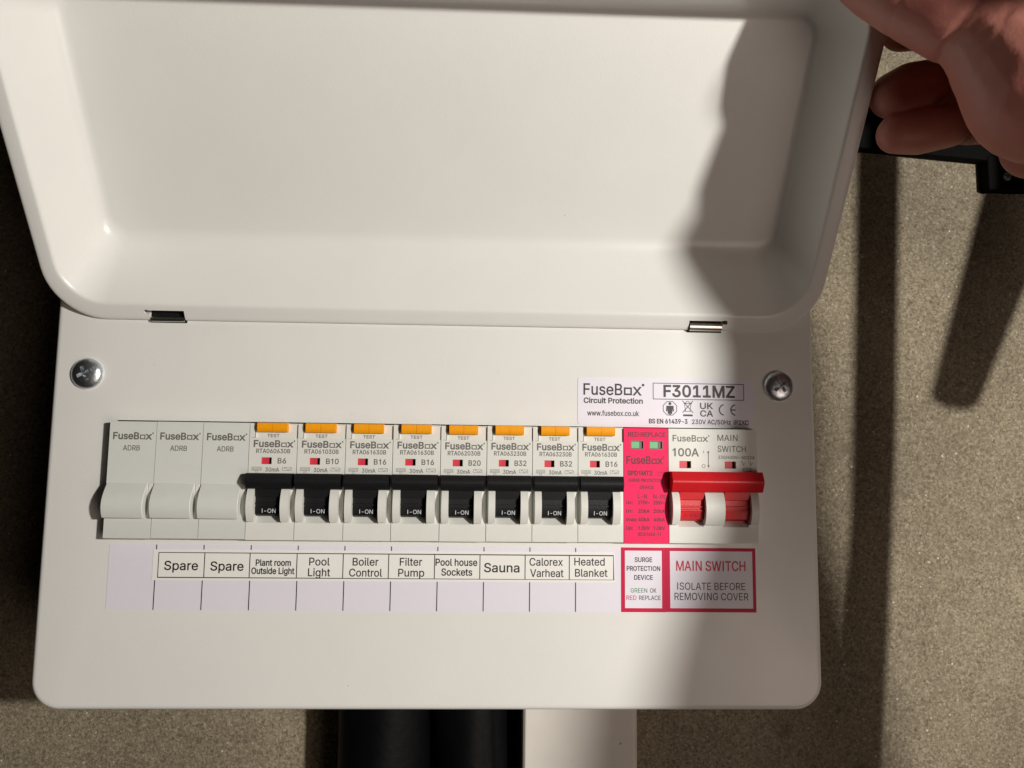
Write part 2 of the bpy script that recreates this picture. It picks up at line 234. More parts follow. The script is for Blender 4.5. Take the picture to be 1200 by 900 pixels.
# ------------------------------------------------------------------ lettering: letter outlines drawn as filled shapes
GL = json.loads(r'''{" ":[113,[]],"+":[272,[[119,20,119,218,153,218,153,20],[37,103,37,136,235,136,235,103]]],"-":[272,[[202,147,202,113,68,113,68,147]]],".":[113,[[57,-3,50,-2,44,1,38,5,33,11,31,17,30,25,31,32,33,38,38,44,44,48,50,51,57,52,64,51,71,48,77,44,81,38,84,32,85,25,84,17,81,11,77,5,71,1,64,-2]]],"/":[150,[[141,320,43,-46,9,-46,107,320]]],"0":[272,[[136,-4,114,-2,95,4,78,14,63,29,51,46,41,68,34,93,30,121,29,152,30,184,34,212,41,237,51,258,64,276,78,291,95,301,115,307,136,309,157,307,177,301,194,291,209,276,221,258,230,237,238,212,242,184,243,152,242,121,238,93,231,68,221,46,209,29,194,14,177,4,158,-2],[136,30,150,31,163,36,174,44,184,55,192,69,198,86,203,106,205,128,206,152,205,177,203,199,198,219,192,236,184,250,174,261,163,269,150,274,136,276,122,274,109,269,98,261,88,250,80,236,74,219,69,199,66,177,66,152,66,128,69,106,74,86,80,69,88,55,98,44,109,36,122,31]]],"1":[272,[[46,0,46,33,235,33,235,0],[166,305,166,0,127,0,127,269,126,269,52,215,52,256,119,305]]],"2":[272,[[38,0,38,28,141,137,151,149,161,160,169,169,176,179,182,187,186,196,190,205,192,214,192,223,191,233,189,243,185,251,179,258,172,265,164,269,155,273,145,275,134,276,123,275,113,272,103,268,95,263,89,256,83,248,79,239,77,228,76,217,39,217,41,235,45,251,52,265,61,278,72,289,86,298,101,304,117,308,135,309,153,308,169,304,184,298,197,289,208,279,217,267,223,254,227,239,229,223,228,212,226,201,223,191,218,180,211,168,202,155,190,141,177,125,160,108,92,36,92,34,234,34,234,0]]],"3":[272,[[131,-4,113,-3,96,0,80,6,65,13,53,23,42,34,34,48,29,63,26,79,66,79,67,69,71,60,76,52,82,45,90,40,99,36,109,32,120,31,131,30,143,31,155,33,165,36,174,42,182,48,189,56,194,65,197,75,197,87,197,98,194,108,190,118,183,126,175,134,165,140,152,145,138,148,121,149,94,149,94,179,173,269,173,271,42,271,42,305,223,305,223,276,127,167,127,173,148,174,168,171,185,166,200,157,213,146,223,133,230,119,234,104,236,87,234,70,230,54,222,40,212,27,200,16,185,7,169,1,150,-3]]],"4":[272,[[24,63,24,95,148,305,186,305,65,100,65,98,248,98,248,63],[169,0,169,73,169,88,169,191,206,191,206,0]]],"5":[272,[[133,-4,115,-3,99,1,84,7,71,15,59,25,50,36,42,49,38,63,36,78,73,78,75,69,78,61,83,53,89,47,96,41,104,36,113,33,123,31,133,30,145,31,156,34,166,39,175,45,182,53,188,63,193,73,196,85,197,97,196,110,193,122,188,133,182,142,174,151,165,157,154,162,143,165,131,166,121,166,110,164,100,161,91,157,83,153,77,147,40,152,58,305,220,305,220,271,90,271,80,181,82,181,89,186,97,191,107,195,117,198,127,200,138,200,151,199,164,197,176,193,188,187,198,180,207,171,215,161,222,151,227,139,231,126,234,112,235,98,233,79,229,61,221,45,211,31,199,19,185,9,169,2,152,-3]]],"6":[272,[[136,-4,118,-3,101,2,85,9,72,19,60,30,51,45,44,61,40,78,38,97,39,112,42,127,48,143,56,161,67,181,82,204,151,305,193,305,91,157,87,157,90,162,94,168,99,173,104,177,111,181,117,184,125,187,133,188,141,188,159,187,175,183,189,177,202,168,213,157,222,144,228,129,232,112,233,94,232,76,228,59,221,44,211,30,200,18,186,9,171,2,154,-3],[136,29,147,30,158,33,167,38,176,44,183,52,189,61,193,71,196,82,196,94,196,107,193,118,189,128,183,137,176,145,167,151,158,155,147,158,136,159,124,158,114,156,104,151,96,145,89,137,83,128,78,118,76,107,75,95,76,83,78,71,83,61,89,52,96,44,104,38,114,33,124,30]]],"7":[272,[[58,0,194,269,194,271,37,271,37,305,234,305,234,269,99,0]]],"8":[272,[[136,-4,116,-3,98,1,81,7,67,15,54,25,44,37,37,51,33,65,31,81,32,94,35,106,39,117,45,127,52,137,61,145,70,151,80,156,92,159,92,160,78,165,66,174,56,185,48,198,44,212,42,228,44,243,48,257,54,270,63,281,74,291,87,299,102,305,118,308,136,309,153,308,169,305,184,299,197,291,208,281,217,270,224,257,228,243,229,228,228,213,223,198,216,185,206,174,194,165,180,160,180,159,191,156,201,151,211,145,219,137,226,127,232,117,237,106,240,94,240,81,239,65,235,51,227,37,217,25,205,15,190,7,174,1,156,-3],[136,29,149,30,160,32,171,36,180,41,188,47,194,55,198,63,201,73,202,83,201,94,198,104,193,113,187,121,179,128,170,134,159,138,148,140,136,141,123,140,112,138,102,134,92,128,84,121,78,113,73,104,70,94,69,83,70,73,73,63,77,55,83,47,91,41,100,36,111,32,123,30],[136,174,146,174,156,177,164,180,172,185,179,191,184,198,188,206,191,216,192,225,191,235,188,244,185,252,179,259,173,265,165,270,156,273,146,275,136,276,125,275,115,273,106,270,99,265,92,259,87,252,83,244,80,235,80,225,80,216,83,206,87,198,92,191,99,185,107,180,116,177,125,174]]],"9":[272,[[136,309,154,308,171,304,186,296,200,287,211,275,221,261,228,245,232,227,233,208,232,193,229,178,224,162,215,144,204,124,189,101,120,0,78,0,181,149,184,149,181,143,177,138,172,133,167,128,161,124,154,121,147,119,139,117,131,117,113,118,97,122,82,128,69,137,59,148,50,161,43,176,39,193,38,211,40,229,44,246,51,262,60,275,72,287,86,297,101,304,118,308],[136,276,124,275,114,272,104,268,96,261,89,254,83,244,79,234,76,223,75,211,76,199,79,188,83,177,89,168,96,161,104,154,114,150,124,147,136,146,147,147,158,150,167,154,176,160,183,168,189,177,193,187,196,198,196,210,196,223,193,234,189,244,183,253,176,261,167,268,158,272,147,275]]],":":[113,[[57,-3,50,-2,44,1,38,5,33,11,31,17,30,25,31,32,33,38,38,44,44,48,50,51,57,52,64,51,71,48,77,44,81,38,84,32,85,25,84,17,81,11,77,5,71,1,64,-2],[57,162,50,163,44,166,38,170,33,176,31,183,30,190,31,197,33,203,38,209,44,214,50,216,57,217,64,216,71,214,77,209,81,203,84,197,85,190,84,183,81,176,77,170,71,166,64,163]]],"A":[288,[[10,0,121,305,166,305,278,0,237,0,172,181,168,194,163,208,158,223,153,241,146,263,139,287,147,287,140,262,133,241,128,223,123,207,118,193,114,181,51,0],[66,85,66,119,222,119,222,85]]],"B":[274,[[36,0,36,305,145,305,165,304,182,300,197,294,210,286,220,277,229,265,234,252,238,239,239,224,238,212,236,201,232,192,227,184,221,177,214,172,206,167,198,163,189,160,189,157,199,156,208,152,218,147,227,140,235,132,241,122,247,110,250,97,251,82,250,67,246,53,240,40,232,29,221,19,207,11,190,5,170,1,148,0],[75,34,147,34,168,36,185,40,198,48,206,58,212,69,213,82,212,92,210,101,205,110,200,118,192,125,183,131,173,135,162,138,149,138,75,138],[75,171,143,171,154,172,164,174,173,178,181,183,188,189,194,196,198,204,201,213,202,223,200,236,195,247,188,257,176,265,162,269,144,271,75,271]]],"C":[306,[[160,-4,135,-2,112,4,90,15,71,29,55,48,42,69,32,94,26,122,24,152,26,183,32,211,42,236,55,258,71,276,90,290,112,301,135,307,160,309,176,309,190,306,204,303,217,297,230,291,241,283,252,273,261,263,269,251,275,238,280,224,284,209,245,209,242,219,238,228,234,237,228,244,222,251,214,257,207,262,198,266,189,269,180,272,170,273,160,273,142,272,126,267,110,259,96,248,85,235,75,218,68,199,64,177,62,152,64,128,68,106,75,87,85,70,97,57,110,46,126,38,142,33,160,32,170,32,180,34,189,36,198,39,207,43,214,48,222,54,228,61,234,69,238,77,242,86,245,96,284,96,280,81,275,67,269,54,261,43,252,32,241,23,230,15,218,8,204,3,190,-1,176,-3]]],"D":[301,[[131,0,58,0,58,34,129,34,152,36,173,41,191,48,206,59,218,73,227,89,234,108,238,130,239,153,238,177,234,198,227,216,218,233,206,246,192,257,175,265,155,269,133,271,56,271,56,305,135,305,164,303,189,297,212,287,231,273,247,256,260,235,269,210,275,183,277,153,275,123,269,96,260,71,247,50,230,32,210,18,187,8,161,2],[75,305,75,0,36,0,36,305]]],"E":[251,[[36,0,36,305,223,305,223,271,75,271,75,171,213,171,213,137,75,137,75,34,225,34,225,0]]],"F":[246,[[36,0,36,305,221,305,221,271,75,271,75,167,208,167,208,133,75,133,75,0]]],"G":[312,[[161,-4,135,-2,111,4,90,15,71,30,55,48,41,69,32,94,26,122,24,152,26,183,32,211,41,236,54,258,70,276,89,290,111,301,134,307,159,309,175,309,190,306,204,302,218,297,230,290,242,282,252,272,262,261,269,250,276,237,281,224,285,209,245,209,241,219,237,228,232,236,227,243,221,250,214,256,206,261,198,266,189,269,180,272,170,273,159,273,142,272,125,267,110,259,96,249,85,235,75,218,68,199,64,177,62,152,64,128,68,106,75,87,85,70,97,57,111,46,126,38,143,33,161,32,178,33,193,37,207,43,219,51,229,61,238,74,244,88,248,104,249,121,261,119,170,119,170,153,287,153,287,120,285,96,280,74,271,54,258,37,243,23,226,11,206,3,185,-2]]],"H":[310,[[36,0,36,305,75,305,75,173,235,173,235,305,274,305,274,0,235,0,235,139,75,139,75,0]]],"I":[180,[[19,0,19,34,71,34,71,271,19,271,19,305,162,305,162,271,110,271,110,34,162,34,162,0]]],"K":[280,[[63,87,63,130,70,139,77,148,83,157,90,165,97,174,105,182,112,190,119,198,127,206,218,305,269,305,139,166,137,166],[36,0,36,305,75,305,75,201,74,135,75,116,75,0],[223,0,113,155,137,186,269,0]]],"L":[236,[[36,0,36,305,75,305,75,34,217,34,217,0]]],"M":[377,[[36,0,36,305,91,305,166,112,172,95,180,74,187,50,193,29,184,29,191,50,198,73,205,95,211,112,286,305,341,305,341,0,303,0,303,175,303,196,303,221,304,248,304,274,308,274,305,265,302,255,299,246,289,218,280,193,273,175,205,0,172,0,102,175,95,193,87,217,77,245,67,274,71,274,72,250,73,223,73,197,73,175,73,0]]],"N":[314,[[36,0,36,305,82,305,206,110,209,104,213,98,218,90,222,82,227,73,233,64,238,54,243,44,248,33,243,32,242,43,241,54,240,65,240,75,240,85,239,94,239,117,239,305,278,305,278,0,232,0,121,174,106,198,101,207,95,218,89,229,65,271,71,272,73,230,75,197,75,175,75,0]]],"O":[320,[[160,-4,135,-2,112,4,90,15,71,29,55,48,42,69,32,94,26,122,24,152,26,183,32,211,42,236,55,258,71,276,90,290,112,301,135,307,160,309,185,307,209,301,230,290,249,276,265,258,278,236,288,211,294,183,296,152,294,122,288,94,278,69,265,48,249,29,230,15,209,4,185,-2],[160,32,178,33,194,38,210,46,223,56,235,70,245,86,252,106,257,128,258,152,257,177,252,199,245,219,235,235,223,249,210,260,194,267,178,272,160,273,142,272,126,267,111,260,97,249,85,235,75,219,68,199,64,177,62,152,64,128,68,106,75,87,85,70,97,56,111,46,126,38,142,33]]],"P":[267,[[36,0,36,305,141,305,163,304,183,300,199,292,213,283,225,271,234,258,240,243,244,226,245,209,244,191,240,175,234,159,225,146,213,134,199,124,183,117,163,113,141,111,66,111,66,145,140,145,154,146,167,149,178,154,187,160,194,167,200,176,204,186,206,197,207,209,206,220,204,231,200,241,194,250,187,257,178,263,167,268,154,270,139,271,75,271,75,0]]],"R":[269,[[36,0,36,305,142,305,164,304,183,300,200,293,214,284,225,273,234,260,241,245,244,229,246,211,244,194,241,178,234,163,225,150,214,139,200,130,183,124,164,120,142,119,58,119,58,153,140,153,155,154,168,156,179,160,188,165,195,172,200,180,204,190,206,200,207,211,206,223,204,233,200,243,195,251,188,258,179,264,168,268,155,270,140,271,75,271,75,0],[212,0,138,137,182,137,257,0]]],"S":[268,[[134,-5,113,-4,94,-1,77,6,61,14,49,24,38,36,30,50,25,65,23,82,63,82,65,71,68,61,74,53,81,46,90,40,100,35,111,32,122,30,134,29,148,30,160,32,172,36,182,41,190,48,198,55,203,64,206,73,207,84,206,93,204,101,199,107,193,113,186,118,178,123,168,127,158,130,147,133,110,144,87,152,67,162,52,174,40,188,33,204,31,223,33,240,37,255,45,269,55,281,68,291,83,299,99,305,117,308,136,309,156,308,173,305,190,299,204,291,216,281,226,269,234,256,239,242,240,227,202,227,199,241,192,253,181,262,168,269,152,274,135,275,122,274,111,272,100,269,91,264,83,258,77,251,73,243,70,235,69,225,70,216,73,207,79,200,85,194,93,189,102,185,110,181,119,178,127,176,159,168,168,165,177,162,187,158,197,154,206,149,215,143,223,136,231,128,237,119,241,108,244,96,245,83,244,67,239,52,232,38,222,26,209,15,194,6,176,0,156,-4]]],"T":[269,[[19,271,19,305,250,305,250,271,154,271,154,0,116,0,116,271]]],"U":[310,[[155,-5,132,-3,111,1,92,9,76,20,62,33,51,48,43,65,38,84,36,104,36,305,75,305,75,107,76,93,79,80,84,68,92,57,101,48,112,41,125,35,139,32,155,31,171,32,186,35,198,41,209,48,219,57,226,68,231,80,235,93,236,107,236,305,274,305,274,104,273,84,268,65,260,48,248,33,235,20,218,9,199,1,178,-3]]],"V":[288,[[122,0,10,305,51,305,115,124,119,112,124,99,129,82,135,64,142,42,149,18,141,18,148,43,154,64,160,83,165,99,170,112,174,124,237,305,278,305,167,0]]],"W":[412,[[93,0,10,305,49,305,98,118,100,108,103,97,105,87,112,56,114,46,116,35,118,24,113,24,116,35,118,46,120,56,122,67,124,77,127,87,134,118,184,305,228,305,277,118,280,108,282,97,285,87,292,56,294,46,296,35,298,24,293,24,295,35,297,46,299,56,302,67,304,77,306,87,314,118,362,305,402,305,318,0,273,0,221,194,217,207,214,221,211,235,208,250,205,267,202,285,210,285,207,268,204,252,201,237,198,222,194,208,191,194,138,0]]],"X":[285,[[11,0,130,171,130,142,18,305,62,305,107,240,113,232,118,224,122,217,126,210,130,204,134,197,138,191,142,183,146,175,139,175,151,197,155,204,159,210,163,217,179,240,224,305,268,305,155,143,155,172,273,0,229,0,175,78,161,99,157,105,153,111,150,117,146,124,142,131,138,139,147,139,143,131,139,124,135,118,132,112,128,106,124,99,109,78,55,0]]],"Z":[263,[[25,0,25,28,164,231,170,240,177,249,184,258,191,267,197,276,204,285,209,273,196,272,184,272,171,271,159,271,146,271,134,271,24,271,24,305,238,305,238,277,101,77,94,68,87,58,80,48,58,20,54,33,66,33,79,34,91,34,104,34,116,34,128,34,240,34,240,0]]],"a":[234,[[96,-5,82,-4,69,-2,57,3,46,9,36,17,29,27,23,38,19,51,18,65,19,77,22,88,26,97,32,104,38,111,47,116,55,120,65,124,75,126,86,129,96,130,107,132,140,136,148,137,154,139,159,141,163,144,165,148,165,153,165,154,165,163,163,171,160,178,156,184,150,189,144,193,136,196,127,198,117,198,107,198,98,196,90,193,82,190,76,185,71,180,66,175,63,170,60,164,25,175,31,188,38,199,47,208,57,215,68,221,80,225,92,228,104,230,116,231,125,230,134,229,143,228,153,225,162,221,171,216,180,210,187,202,193,192,198,181,201,167,202,151,202,0,166,0,166,31,163,31,160,26,156,20,151,15,145,9,138,5,129,1,119,-3,108,-4],[102,27,115,28,127,31,137,35,145,41,152,48,158,56,162,65,165,73,165,83,165,114,163,112,160,111,156,109,151,108,145,107,139,105,120,103,105,101,97,99,88,98,81,95,73,92,67,88,62,84,58,78,56,71,55,63,56,56,58,49,61,43,66,38,71,34,78,31,85,29,93,28]]],"b":[255,[[138,-5,125,-4,113,-2,103,2,95,7,88,13,83,19,78,25,74,30,71,35,67,35,67,0,32,0,32,305,68,305,68,192,71,192,74,196,78,202,82,207,88,213,95,219,103,224,113,228,124,230,137,231,156,229,172,224,188,216,201,205,213,192,222,176,229,157,233,136,234,113,233,90,229,69,222,51,213,34,201,21,188,10,173,2,156,-3],[132,28,145,29,157,33,168,39,177,48,184,58,189,70,194,83,196,98,197,114,196,129,194,143,190,157,184,169,177,179,168,187,157,193,146,197,132,198,119,197,107,193,97,187,88,179,81,169,75,158,71,144,68,130,68,114,68,97,71,83,75,69,81,57,88,47,97,39,107,33,119,29]]],"c":[237,[[124,-5,105,-3,86,2,70,10,56,21,43,35,34,51,26,70,22,90,20,112,22,135,26,156,34,175,43,191,56,205,70,216,86,224,105,229,124,231,135,230,146,229,156,226,166,223,175,219,183,214,191,208,198,201,204,193,209,185,214,176,217,166,182,157,180,163,177,168,174,174,171,178,167,183,162,186,157,190,151,193,145,195,139,197,132,198,124,198,110,197,98,193,87,186,78,177,71,167,65,155,61,142,59,127,58,112,59,98,61,84,65,70,71,58,78,48,87,40,98,33,110,29,124,28,132,28,139,29,146,31,152,33,157,36,162,40,167,44,171,48,175,53,178,59,181,64,183,70,218,61,214,51,210,42,205,34,199,26,192,19,184,13,175,7,166,3,156,0,146,-3,135,-4]]],"d":[255,[[117,-5,99,-3,82,2,67,10,53,21,42,34,33,51,26,69,22,90,20,113,22,136,26,157,33,176,42,192,54,205,67,216,82,224,99,229,117,231,131,230,142,228,152,224,160,219,167,213,172,207,177,202,181,196,184,192,186,192,186,305,223,305,223,0,188,0,188,35,184,35,181,30,177,25,172,19,166,13,160,7,151,2,142,-2,130,-4],[123,28,136,29,148,33,158,39,167,47,174,57,180,69,184,83,186,97,187,114,186,130,184,144,180,158,174,169,167,179,158,187,148,193,136,197,123,198,109,197,97,193,87,187,78,179,71,169,65,157,61,143,59,129,58,114,59,98,61,83,65,70,71,58,78,48,87,39,97,33,109,29]]],"e":[242,[[127,-5,106,-3,87,2,70,10,55,21,43,35,33,51,26,69,22,90,20,112,22,134,26,155,33,174,43,190,55,204,69,216,85,224,103,229,123,231,135,230,148,228,159,224,171,219,182,213,192,205,200,195,208,183,214,169,219,154,222,136,223,116,223,102,45,102,45,133,203,133,186,121,185,136,183,149,179,161,173,172,166,181,158,188,148,194,136,197,123,198,110,197,98,194,88,188,79,181,71,172,65,162,61,151,58,139,58,127,58,107,59,91,61,76,66,64,73,53,81,44,91,37,102,32,114,29,127,28,136,28,145,29,152,32,159,35,166,39,171,44,176,49,180,56,183,63,219,54,215,43,209,33,201,24,192,15,181,8,170,3,156,-2,142,-4]]],"f":[152,[[137,228,137,196,4,196,4,228],[48,0,48,259,49,271,52,282,57,291,64,300,72,306,81,311,91,315,102,317,112,318,120,318,127,317,133,316,138,315,143,314,146,313,136,281,129,283,125,284,121,284,117,284,107,283,99,281,93,276,88,269,86,261,85,251,85,0]]],"g":[255,[[124,-90,108,-90,93,-87,80,-84,69,-79,58,-73,49,-66,42,-58,35,-50,30,-42,61,-24,64,-29,68,-34,73,-40,78,-45,85,-49,93,-53,102,-56,112,-58,124,-58,141,-57,157,-52,169,-45,179,-35,185,-21,187,-3,187,41,184,41,181,36,177,31,172,25,166,19,159,14,151,9,142,6,130,4,117,3,99,4,83,9,68,16,54,26,43,39,33,54,26,72,22,92,20,115,22,137,26,158,33,176,42,192,54,205,67,216,83,224,99,229,118,231,131,230,142,228,152,224,160,219,167,213,173,208,178,202,181,196,185,191,188,191,188,228,223,228,223,-5,222,-24,218,-40,210,-54,200,-65,188,-75,174,-82,159,-86,142,-89],[123,35,136,37,148,40,158,45,167,52,174,62,180,73,184,85,187,100,187,116,187,131,184,145,180,158,174,170,167,179,158,187,148,193,136,197,123,198,109,197,98,193,87,187,78,179,71,169,65,157,61,145,59,131,58,116,59,100,61,86,65,74,71,62,78,53,87,45,98,40,110,37]]],"h":[246,[[68,136,68,0,32,0,32,305,68,305,68,172,61,172,69,191,79,206,91,217,105,225,120,229,136,231,151,230,165,226,177,221,188,214,197,204,204,192,210,179,213,163,214,144,214,0,178,0,178,141,176,158,171,171,164,183,153,191,141,196,126,197,115,197,106,194,96,190,88,185,81,178,76,170,72,160,69,149]]],"i":[100,[[32,0,32,228,68,228,68,0],[50,266,44,266,38,269,32,273,28,278,26,283,25,290,26,296,28,302,32,307,38,311,44,313,50,314,57,313,63,311,68,307,72,302,75,296,76,290,75,283,72,278,68,273,63,269,57,266]]],"k":[228,[[66,82,66,127,72,127,171,228,216,228,110,120,106,120],[32,0,32,305,68,305,68,0],[176,0,89,111,115,137,223,0]]],"l":[113,[[84,-1,67,0,54,5,44,12,37,22,33,35,32,51,32,305,68,305,68,59,69,50,70,43,72,37,76,34,81,32,88,31,96,32,102,33,108,2,97,-1,93,-1,88,-1]]],"m":[366,[[32,0,32,228,67,228,67,177,65,177,68,189,73,199,79,208,87,215,95,221,103,226,112,229,122,231,132,232,147,230,161,225,172,216,182,205,188,192,193,177,187,177,191,187,196,197,202,206,210,213,219,220,228,225,239,229,250,231,262,232,275,231,287,228,298,223,308,216,317,208,324,197,330,184,333,170,334,153,334,0,297,0,297,152,296,167,291,179,284,188,274,194,263,197,251,198,241,198,232,195,225,192,218,187,212,181,207,174,204,166,202,158,201,148,201,0,164,0,164,156,163,168,159,178,152,187,143,193,132,197,120,198,111,198,103,196,95,192,87,187,81,181,75,174,71,165,69,154,68,143,68,0]]],"n":[246,[[68,136,68,0,32,0,32,228,67,228,67,172,61,172,69,191,79,206,91,217,105,225,120,229,136,231,151,230,165,226,177,221,188,214,197,204,204,192,210,179,213,163,214,144,214,0,178,0,178,141,176,158,171,171,164,183,153,191,141,196,126,197,115,197,106,194,96,190,88,185,81,178,76,170,72,160,69,149]]],"o":[249,[[124,-5,105,-3,86,2,70,10,56,21,43,35,34,51,26,70,22,90,20,112,22,135,26,156,34,175,43,191,56,205,70,216,86,224,105,229,124,231,144,229,163,224,179,216,194,205,206,191,216,175,223,156,227,135,229,112,227,90,223,70,216,51,206,35,194,21,179,10,163,2,144,-3],[124,28,139,29,151,33,162,40,171,48,179,58,184,70,188,84,191,98,192,112,191,127,188,142,184,155,179,167,171,177,162,186,151,193,139,197,124,198,110,197,98,193,87,186,78,177,71,167,65,155,61,142,59,127,58,112,59,98,61,84,65,70,71,58,78,48,87,40,98,33,110,29]]],"p":[255,[[32,-86,32,228,67,228,67,192,71,192,74,196,78,202,82,207,88,213,95,219,103,224,113,228,124,230,137,231,156,229,172,224,188,216,201,205,213,192,222,176,229,157,233,136,234,113,233,90,229,69,222,51,213,34,201,21,188,10,173,2,156,-3,138,-5,125,-4,113,-2,104,2,95,7,88,13,83,19,78,25,74,30,71,35,68,35,68,-86],[132,28,145,29,157,33,168,39,177,48,184,58,189,70,194,83,196,98,197,114,196,129,194,143,190,157,184,169,177,179,168,187,157,193,146,197,132,198,119,197,107,193,97,187,88,179,81,169,75,158,71,144,68,130,68,114,68,97,71,83,75,69,81,57,88,47,97,39,107,33,119,29]]],"r":[155,[[32,0,32,228,67,228,67,193,69,193,75,203,82,213,91,220,103,226,115,230,128,231,138,231,146,230,146,193,138,195,134,195,129,195,124,195,114,195,104,192,95,189,88,184,81,178,75,170,71,162,69,152,68,142,68,0]]],"s":[219,[[109,-5,94,-4,80,-2,67,2,56,7,46,14,37,23,30,33,25,44,21,57,56,64,60,52,66,43,74,36,84,31,96,28,109,27,124,28,136,32,147,37,155,45,159,53,161,62,160,69,157,76,152,81,146,86,137,90,127,93,90,102,71,108,55,115,43,125,35,136,30,149,28,164,29,177,33,188,39,199,47,208,57,216,69,222,82,227,97,230,112,231,127,230,140,227,152,223,163,218,172,211,179,204,186,195,191,185,194,174,161,166,157,175,152,182,146,189,137,195,126,198,112,200,100,198,88,195,79,190,71,183,67,175,65,166,66,158,69,152,74,146,82,141,91,137,103,134,138,126,157,120,172,112,184,103,192,92,197,79,199,64,197,51,194,39,187,28,179,19,168,11,156,4,142,-1,126,-4]]],"t":[136,[[122,228,122,196,4,196,4,228],[39,283,76,283,76,59,76,50,78,42,82,37,87,33,93,31,102,30,111,31,121,32,128,1,124,0,120,-1,115,-2,110,-2,106,-2,101,-2,83,-1,68,4,55,13,46,24,41,39,39,56]]],"u":[246,[[109,-3,95,-2,81,1,69,6,58,14,49,23,41,35,36,49,33,65,32,83,32,228,68,228,68,86,70,70,74,56,82,45,93,37,105,32,120,30,131,31,140,33,149,37,158,43,164,50,170,58,174,68,177,79,178,92,178,228,214,228,214,0,179,0,179,55,184,55,176,36,166,21,154,10,141,3,126,-2]]],"w":[340,[[83,0,14,228,52,228,80,128,84,114,88,98,92,82,97,64,101,45,105,25,99,25,103,44,107,63,111,81,115,98,120,113,124,128,151,228,190,228,217,128,221,114,225,98,229,81,233,64,237,45,241,25,235,25,239,45,243,63,248,81,252,98,256,113,260,128,288,228,327,228,258,0,221,0,191,103,183,135,180,146,177,157,174,168,166,203,174,203,166,168,158,135,155,124,152,113,149,103,119,0]]],"x":[227,[[12,0,103,131,103,103,17,228,60,228,88,183,95,172,102,162,108,152,113,142,119,133,124,124,105,124,111,133,116,142,121,152,127,162,133,172,140,183,169,228,211,228,125,101,125,128,215,0,172,0,138,51,132,62,126,72,120,82,115,91,109,100,104,109,123,109,117,100,112,91,107,82,102,72,96,62,89,51,55,0]]],"z":[228,[[25,0,25,27,152,192,152,194,29,194,29,228,200,228,200,198,76,36,76,34,203,34,203,0]]],"~":[272,[[31,90,32,106,35,119,39,131,46,140,53,147,62,153,71,157,81,159,91,160,101,159,110,157,118,153,127,148,137,141,147,132,154,127,160,122,165,119,169,117,174,116,179,115,187,116,194,119,199,124,203,132,206,141,207,152,240,152,239,136,237,122,232,111,226,102,218,94,210,89,200,85,191,83,181,82,171,83,161,85,152,89,144,94,134,101,124,109,117,115,111,119,106,122,102,125,97,126,92,126,85,125,78,122,73,118,68,111,66,102,65,90]]],"®":[278,[[139,71,123,72,107,75,93,80,79,87,66,96,55,106,45,117,36,130,29,144,24,159,21,174,20,190,21,206,24,222,29,236,36,250,45,263,55,274,66,284,79,293,93,300,107,305,123,308,139,309,155,308,171,305,185,300,199,293,212,284,223,274,233,263,242,250,249,236,254,222,257,206,258,190,257,174,254,159,249,144,242,130,233,117,223,106,212,96,199,87,185,80,171,75,155,72],[139,100,155,101,170,105,184,112,197,121,208,132,217,145,224,159,228,174,229,190,228,206,224,221,217,236,208,248,197,259,184,268,170,275,155,279,139,280,123,279,108,275,94,268,81,259,70,248,61,236,54,221,50,206,49,190,50,174,54,159,61,145,70,132,81,121,94,112,108,105,123,101],[164,135,137,187,164,187,191,135],[97,135,97,245,152,245,157,245,162,243,167,241,173,238,177,234,181,230,184,224,186,218,187,210,186,203,184,196,181,190,177,184,172,180,167,177,161,174,155,173,150,172,111,172,111,191,143,191,147,192,151,193,154,196,157,200,159,204,160,210,159,216,157,220,154,223,151,225,147,226,144,227,122,227,122,135]]]}''')
CAP = 305 / 600
def grow(pl, d):
    """thicken a letter outline by d (outer outlines run clockwise, holes the other way)"""
    out = []; n = len(pl)
    for i in range(n):
        (ax_, ay), (bx, by), (cx, cy) = pl[i - 1], pl[i], pl[(i + 1) % n]
        l1 = math.hypot(bx - ax_, by - ay) or 1; l2 = math.hypot(cx - bx, cy - by) or 1
        n1 = (-(by - ay) / l1, (bx - ax_) / l1); n2 = (-(cy - by) / l2, (cx - bx) / l2)
        k = max(.35, 1 + n1[0] * n2[0] + n1[1] * n2[1])
        out.append((bx + (n1[0] + n2[0]) / k * d, by + (n1[1] + n2[1]) / k * d))
    return out
GL['I'] = [150, [[54, 0, 54, 305, 96, 305, 96, 0]]]
GL['|'] = [250, [[128, 0, 128, 255, 62, 212, 62, 252, 136, 305, 168, 305, 168, 0]]]      # a plain one without foot
